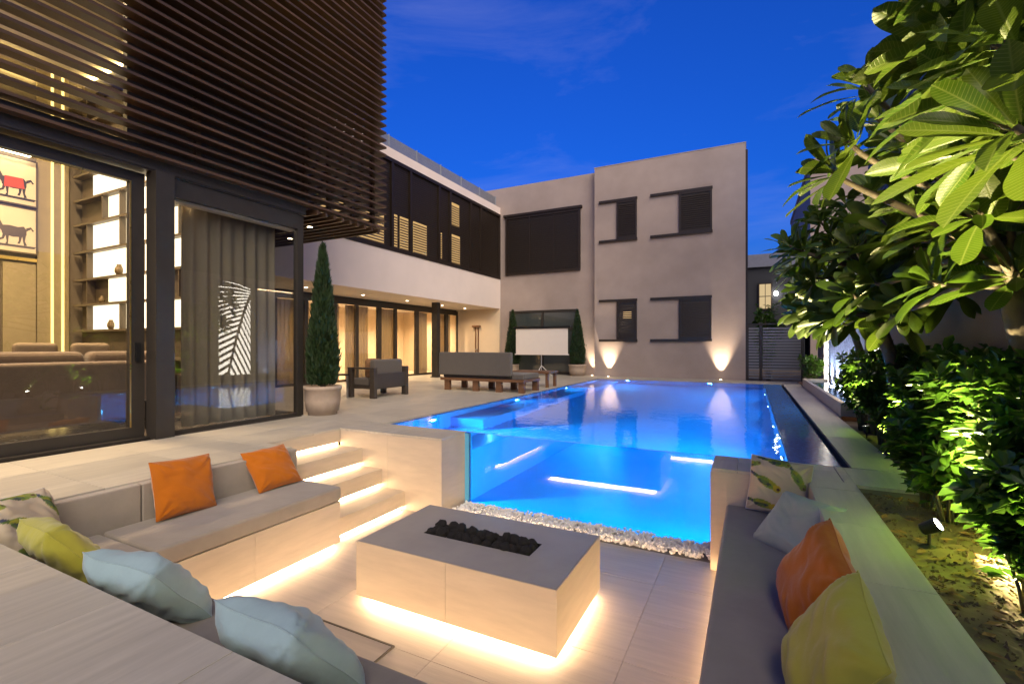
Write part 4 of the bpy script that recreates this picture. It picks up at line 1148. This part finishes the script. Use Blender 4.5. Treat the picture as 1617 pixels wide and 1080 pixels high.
M['plumbark'] = mk('plumeria_bark', (.11,.085,.06), .75, var=.3, scale=9, bump=.5, bscale=28, col2=(.07,.06,.04), c2s=6)
M['stem'] = mk('green_brown_stem', (.10,.09,.04), .7, var=.2)

def leaf_mesh(name, mat, L, W, droop, fold, nx=11, wav=0.0, stalk=.08, seed=0):
    vs = []; fs = []
    for i in range(nx+1):
        f = i/nx
        x = stalk*L + (1-stalk)*L*f
        hw = W/2*(.06+f**.8*(1-f**3.6)**.68/.61) if f < 1 else .02*W
        zc = -droop*L*f*f
        for j, s_ in enumerate((-1,-.55,0,.55,1)):
            z = zc + fold*abs(s_)*hw + wav*hw*math.sin(f*14+seed+s_)*abs(s_)
            vs.append((x*(1-droop*.25*f*f), s_*hw, z))
    for i in range(nx):
        for j in range(4):
            a = i*5+j; fs.append((a,a+5,a+6,a+1))
    b = len(vs)
    for y in (-.006*L, .006*L): vs.append((0,y,0))
    c = 2
    fs.append((b, c, b+1))
    mb = MB(); mb.add(vs, fs)
    return mb.mesh(name, mat, smooth=True)
PL = [leaf_mesh('leaf', M['plum'], .40, .112, d, f, wav=.05, seed=k) for k,(d,f) in enumerate(((.10,.25),(.22,.18),(.32,.30),(.04,.35),(.16,.1)))]
def basis(xd, up):
    xd = xd.normalized(); up = (up - xd*up.dot(xd)).normalized(); yd = up.cross(xd)
    return Matrix((xd, yd, up)).transposed().to_4x4()
def rosette(parent, base, tip, axis, rr, n, scale, spread=1.0, joined=None):
    axis = axis.normalized(); a0 = rr.random()*6
    u = axis.orthogonal().normalized(); v = axis.cross(u)
    for k in range(n):
        f = k/(n-1)
        an = a0 + k*2.39996
        el = R(84-60*f)*spread + rr.uniform(-.3,.3)     # outer leaves open wide, inner ones stand up
        rad = u*math.cos(an)+v*math.sin(an)
        d = (axis*math.cos(el) + rad*math.sin(el)).normalized()
        d.z -= .03*(1-f); d.normalize()
        up = axis*math.sin(el) - rad*math.cos(el) + Vector((0,0,.5)) + Vector((rr.uniform(-.35,.35),rr.uniform(-.35,.35),0))
        p = tip - axis*(.09*(1-f)) + rad*.018
        s = scale*(1.1-.45*f)*rr.uniform(.78,1.12)
        me = PL[rr.randrange(len(PL))]
        mt = Matrix.Translation(p-base) @ basis(d, up) @ Matrix.Diagonal((s, s*rr.uniform(.85,1.15), s, 1))
        if joined is not None:
            joined.add([mt @ v_.co for v_ in me.vertices], [tuple(q_.vertices) for q_ in me.polygons]); continue
        o = bpy.data.objects.new('leaf', me); COL.objects.link(o); o.parent = parent
        o.matrix_basis = mt
def bez(p0, p1, p2, p3, n=9):
    return [p0*(1-t)**3 + p1*3*t*(1-t)**2 + p2*3*t*t*(1-t) + p3*t**3 for t in [i/n for i in range(n+1)]]
def plumeria(label, base, forks, tips, seed, lscale=1.0, nleaf=13, trunk_r=.085, spread=1.0):
    far_ = MB()
    """forks: trunk knots from the ground up; every branch leaves the nearest knot and ends in a leaf rosette"""
    rr = random.Random(seed); base = Vector(base)
    t_ = thing('plumeria_tree', label, 'tree', base, 'plumeria trees along the garden wall')
    kn = [base + Vector(f) for f in forks]
    pts = [base + Vector((0,0,-.08))] + kn
    sm = []
    for i in range(len(pts)-1):
        for s_ in range(5): 
            q = pts[i].lerp(pts[i+1], s_/5)
            sm.append(q + Vector((mnoise.noise(q*2+Vector((seed,0,0))), mnoise.noise(q*2+Vector((0,seed,0))), 0))*.03)
    sm.append(pts[-1])
    MB().tube(sm, [trunk_r*(1.25-.65*i/(len(sm)-1)) for i in range(len(sm))], 10).build('trunk', M['plumbark'], t_, smooth=True)
    for k, tp in enumerate(tips):
        tp = Vector(tp)
        src = min(kn, key=lambda q: (q-tp).length + (0 if q.z < tp.z else .6*(q.z-tp.z)) + rr.uniform(0,.25))
        d = tp - src; L = d.length
        out = Vector((d.x, d.y, 0)); 
        c1 = src + Vector((0,0,.35*L)) + out*.10; c2 = tp - (Vector((0,0,.30)) + out.normalized()*.25 if out.length > .01 else Vector((0,0,.3)))*L*.5
        cv = bez(src, c1, c2, tp)
        ax = (cv[-1]-cv[-3]).normalized()
        r0 = trunk_r*.36
        br = MB().tube(cv, [max(.010, r0*(1-.62*i/(len(cv)-1))) for i in range(len(cv))], 8).build('branch', M['plumbark'], t_, smooth=True)
        ax = (ax + Vector((rr.uniform(-.35,.35), rr.uniform(-.35,.35), .15))).normalized()
        rosette(t_, base, tp, ax, rr, nleaf, lscale*rr.uniform(.88,1.12), spread, far_ if (k+1)*nleaf > 300 else None)
    if far_.v: far_.build('foliage', M['plumfar'], t_, smooth=True, kind='stuff', local=True)
TA = [(0.82,2.32,2.3),(0.82,2.65,2.29),(0.8,2.2,1.94),(1.12,3.03,2.75),(0.94,3.39,2.96),(1.03,3.09,2.29),(1.3,2.5,2.6),(1.5,2.9,2.9)]
TB = [(.55,3.65,2.50),(.48,3.82,2.38),(0.92,3.71,2.49),(0.65,3.69,2.85),(0.78,4.09,2.79),(1.16,4.17,2.04),(1.16,3.61,1.98),(1.41,3.96,2.04),(1.31,4.58,2.49),(1.12,4.71,2.42),(1.62,4.74,3.19),(1.45,3.98,1.65),(1.41,4.3,2.47),(1.01,4.54,2.67),(1.7,4.4,2.8),(1.3,4.9,2.1)]
TC = [(0.74,7.1,2.81),(1.0,6.78,2.89),(0.58,7.46,2.45),(0.82,7.13,2.13),(1.0,6.22,2.26),(1.28,6.25,2.44),(1.12,6.61,2.61),(1.23,6.0,1.94),(1.45,5.88,2.1),(0.98,6.65,1.76),(0.77,7.33,1.75),(1.25,5.67,1.51),(1.2,6.43,2.91),(1.54,5.71,1.82),(0.91,6.84,2.35),(1.5,6.9,2.7),(1.3,7.3,2.3),(1.1,7.5,2.7)]
rq = random.Random(77)
TC += [(rq.uniform(.75,1.6), rq.uniform(5.6,7.6), rq.uniform(1.45,2.8)) for _ in range(20)]
TC += [(rq.uniform(.42,.85), rq.uniform(6.6,8.2), rq.uniform(1.6,2.5)) for _ in range(9)]
TB += [(rq.uniform(1.0,1.75), rq.uniform(4.0,5.6), rq.uniform(1.35,3.3)) for _ in range(22)]
TA += [(rq.uniform(.9,1.6), rq.uniform(2.4,3.4), rq.uniform(2.2,3.2)) for _ in range(7)]
TD = [(0.69,8.86,2.12),(0.98,8.56,1.59),(0.61,9.27,2.49),(1.2,8.45,2.19),(0.95,9.44,2.76),(1.29,8.04,1.69),(1.4,9.0,2.4),(1.0,9.1,2.0)] + [(rq.uniform(.8,1.6), rq.uniform(8.0,9.6), rq.uniform(1.7,2.8)) for _ in range(7)]
plumeria('nearest plumeria whose big leaves hang in from the top right corner', (1.60,2.55,-.05), ((-.02,.02,.7),(-.08,.05,1.25),(-.15,.1,1.7)), TA, 11, 1.08, 17, .085)
plumeria('plumeria with the curved pale trunk at the right edge of the photograph', (1.72,4.35,-.05), ((-.03,-.1,.75),(-.10,-.15,1.15),(-.22,-.2,1.55),(-.1,.1,1.75)), TB, 12, .98, 16, .10)
plumeria('middle plumeria spreading over the pool edge above the hedge', (1.62,6.75,-.05), ((-.1,-.05,.6),(-.2,-.1,1.05),(-.32,-.05,1.5),(-.38,.1,1.95)), TC, 13, 1.0, 15, .075)
plumeria('farthest plumeria close to the water wall basin', (1.62,8.6,-.05), ((-.05,.05,.6),(-.15,.1,1.1),(-.3,.1,1.6)), TD, 14, 1.05, 16, .065)

# hedge shrubs
SL_ = [leaf_mesh('leaf', M['glossy'], .085, .045, d, f, nx=5, seed=k) for k,(d,f) in enumerate(((.12,.25),(.25,.3),(.05,.2)))]
def leaf_tris(rr, p, d, up, s, mb, src):
    mt = Matrix.Translation(p) @ basis(d, up) @ Matrix.Diagonal((s,s,s,1))
    b = len(mb.v)
    mb.v += [tuple(mt @ q) for q in src[0]]; mb.f += [tuple(b+i for i in q) for q in src[1]]
LOW = ([Vector(q) for q in ((0,0,0),(.028,.017,.006),(.06,.020,.004),(.085,0,-.012),(.06,-.020,.004),(.028,-.017,.006),(.045,0,-.004))], [(0,6,1),(1,6,2),(2,6,3),(3,6,4),(4,6,5),(5,6,0)])
M['glossy2'] = mk('glossy_shrub_foliage', (.058,.132,.013), .3, var=.35, scale=14, trans=.3)
def shrub(label, x, y, h, r, seed, n_leaf, n_part, ls=1.0):
    rr = random.Random(seed); base = Vector((x,y,-.07))
    t_ = thing('hedge_shrub', label, 'shrub', base, 'shrubs along the planting bed')
    st = MB(); stuff = MB(); ns = 9; tips = []
    for k in range(ns):
        a = k*2.4+rr.random(); d0 = Vector((math.cos(a),math.sin(a),0))*rr.uniform(.15,1.0)*r
        e_ = Vector((d0.x, d0.y, h*rr.uniform(.75,1.05)))
        cv = bez(Vector((d0.x*.15,d0.y*.15,-.02)), Vector((d0.x*.3,d0.y*.3,h*.4)), Vector((d0.x*.9,d0.y*.9,h*.6)), e_, 6)
        st.tube(cv, [.010*(1-.6*i/6) for i in range(7)], 5)
        tips.append(cv)
        for q in range(3):
            s0 = cv[rr.randrange(2,6)]; a2 = rr.random()*6.28
            e2 = s0 + Vector((math.cos(a2)*.22*r/.4, math.sin(a2)*.22*r/.4, rr.uniform(.08,.3)))
            c2 = [s0.lerp(e2, i/3) + Vector((0,0,.03*math.sin(i))) for i in range(4)]
            st.tube(c2, [.006,.005,.004,.003], 4); tips.append(c2)
    st.build('stem', M['stem'], t_, smooth=True, local=True)
    for i in range(n_leaf):
        cv = tips[rr.randrange(len(tips))]
        f = 1-rr.random()**1.6*.75; q = f*(len(cv)-1); a = min(len(cv)-2,int(q))
        p = cv[a].lerp(cv[a+1], q-a)
        ax = (cv[a+1]-cv[a]).normalized(); an = rr.random()*6.28
        u = ax.orthogonal().normalized(); w_ = ax.cross(u); rad = u*math.cos(an)+w_*math.sin(an)
        d = (ax*rr.uniform(.2,.9) + rad).normalized(); up = (Vector((0,0,1))*.8+ax*.6-rad*.2+Vector((rr.uniform(-.4,.4),rr.uniform(-.4,.4),0)))
        p = p + rad*.01 + Vector((rr.gauss(0,.02),rr.gauss(0,.02),rr.gauss(0,.02)))
        s = ls*rr.uniform(.7,1.2)
        if i < n_part:
            o = bpy.data.objects.new('leaf', SL_[rr.randrange(3)]); COL.objects.link(o); o.parent = t_
            o.matrix_basis = Matrix.Translation(p) @ basis(d, up) @ Matrix.Diagonal((s,s,s,1))
        else: leaf_tris(rr, p, d, up, s, stuff, LOW)
    if stuff.v: stuff.build('foliage', M['glossy2'], t_, kind='stuff', local=True)
SH = [(1.55,2.35,.70,.34,'nearest hedge shrub at the lower right edge of the photograph'),(1.52,3.35,.70,.30,'hedge shrub just in front of the brightest lamplit leaves'),
      (1.72,3.15,.85,.34,'hedge shrub behind the near garden spotlight at the right edge'),(1.45,3.60,.74,.32,'brightest lamplit hedge shrub beside the garden spotlight'),
      (1.74,4.0,.95,.34,'tall hedge shrub against the wall behind the lamplit one'),(1.42,4.35,.80,.33,'middle row hedge shrub beyond the garden spotlight'),
      (1.72,4.85,.92,.34,'tall hedge shrub below the curved plumeria trunk'),(1.66,5.42,.78,.28,'hedge shrub where the narrow paving starts'),
      (1.62,5.85,.85,.33,'hedge shrub in front of the middle plumeria trunks'),(1.66,6.5,.85,.33,'hedge shrub at the foot of the middle plumeria'),
      (1.62,7.15,.82,.32,'hedge shrub beyond the middle plumeria'),(1.64,7.8,.85,.32,'third last hedge shrub before the fountain basin'),
      (1.62,8.45,.82,.32,'second last hedge shrub before the fountain basin'),(1.60,9.15,.80,.30,'last hedge shrub beside the fountain basin corner')]
SH += [(1.20,3.16,.40,.17,'leafy front shrub at the right edge just below the spotlight'),(1.24,3.02,.42,.19,'front shrub in the lower right corner of the photograph'),(1.26,4.42,.42,.20,'front shrub beyond the garden spotlight near the soil tip'),(1.22,4.75,.40,.17,'little shrub at the very tip of the planting bed'),(1.30,3.22,.46,.20,'small front shrub at the lower right edge below the spotlight'),
       (1.46,6.15,.66,.24,'front shrub overhanging the narrow paving'),(1.48,7.5,.62,.24,'second front shrub along the narrow paving'),(1.50,8.8,.60,.22,'third front shrub along the narrow paving')]
for k,(x,y,h,r,lab) in enumerate(SH):
    near = y < 5
    shrub(lab, x, y, h*1.42, r*1.12, 100+k, 1500 if near else 1400, 300 if near else 120, 1.35 if near else 1.25)
shrub('low shrub beyond the water wall at the gate', 1.62, 16.9, .9, .35, 130, 500, 0, 1.6)
shrub('shrub showing above the slatted gate', .55, 19.0, 2.6, .5, 131, 900, 0, 2.2)

# garden spotlights
def garden_spot(p, d, e, label, angle=90, col=(1.0,.82,.40)):
    t_ = thing('garden_spotlight', label, 'spotlight', p, 'spike spotlights in the planting bed')
    t_.scale = (.8,.8,.8)
    p = Vector(p); d = Vector(d).normalized()
    MB().lathe([(.07,0),(.075,.012),(.03,.03),(.015,.035)], n=16).build('base', M['black'], t_, local=True)
    MB().tube([(0,0,.03),(0,0,.14)], .013).build('stalk', M['black'], t_, local=True)
    q = d.to_track_quat('Z','Y').to_matrix().to_4x4()
    mb = MB().lathe([(.035,-.06),(.045,-.05),(.05,.05),(.055,.055),(.055,.07),(.048,.07),(.046,.058)], n=18); mb.v = [tuple(q @ Vector(v) + Vector((0,0,.17))) for v in mb.v]
    mb.build('head', M['black'], t_, local=True, smooth=False)
    mb = MB().lathe([(.045,.060),(.044,.0655)], n=18); mb.v = [tuple(q @ Vector(v) + Vector((0,0,.17))) for v in mb.v]
    mb.build('lens', M['lens_white'], t_, local=True)
    spot_light(t_, p+Vector((0,0,.17))+d*.085, d, e, col, angle, .5, .03)
garden_spot((1.0,3.84,-.075), (.62,-.30,.50), 520, 'black spike spotlight shining into the hedge beside the right bench', 160)
garden_spot((1.10,2.5,-.075), (-.05,.1,1), 170, 'black spike spotlight at the lower right edge aimed up at the tree', 100, (1.0,.80,.38))
garden_spot((1.34,4.92,-.075), (-.2,-.25,1), 120, 'black spike spotlight behind the soil tip aimed up at the crown', 110, (1.0,.80,.38))
garden_spot((1.38,5.95,-.075), (-.2,.12,1), 330, 'black spike spotlight hidden in the hedge below the middle crown', 110, (1.0,.80,.38))
garden_spot((1.40,7.9,-.075), (-.2,.12,1), 330, 'black spike spotlight hidden in the hedge below the farthest crown', 110, (1.0,.80,.38))
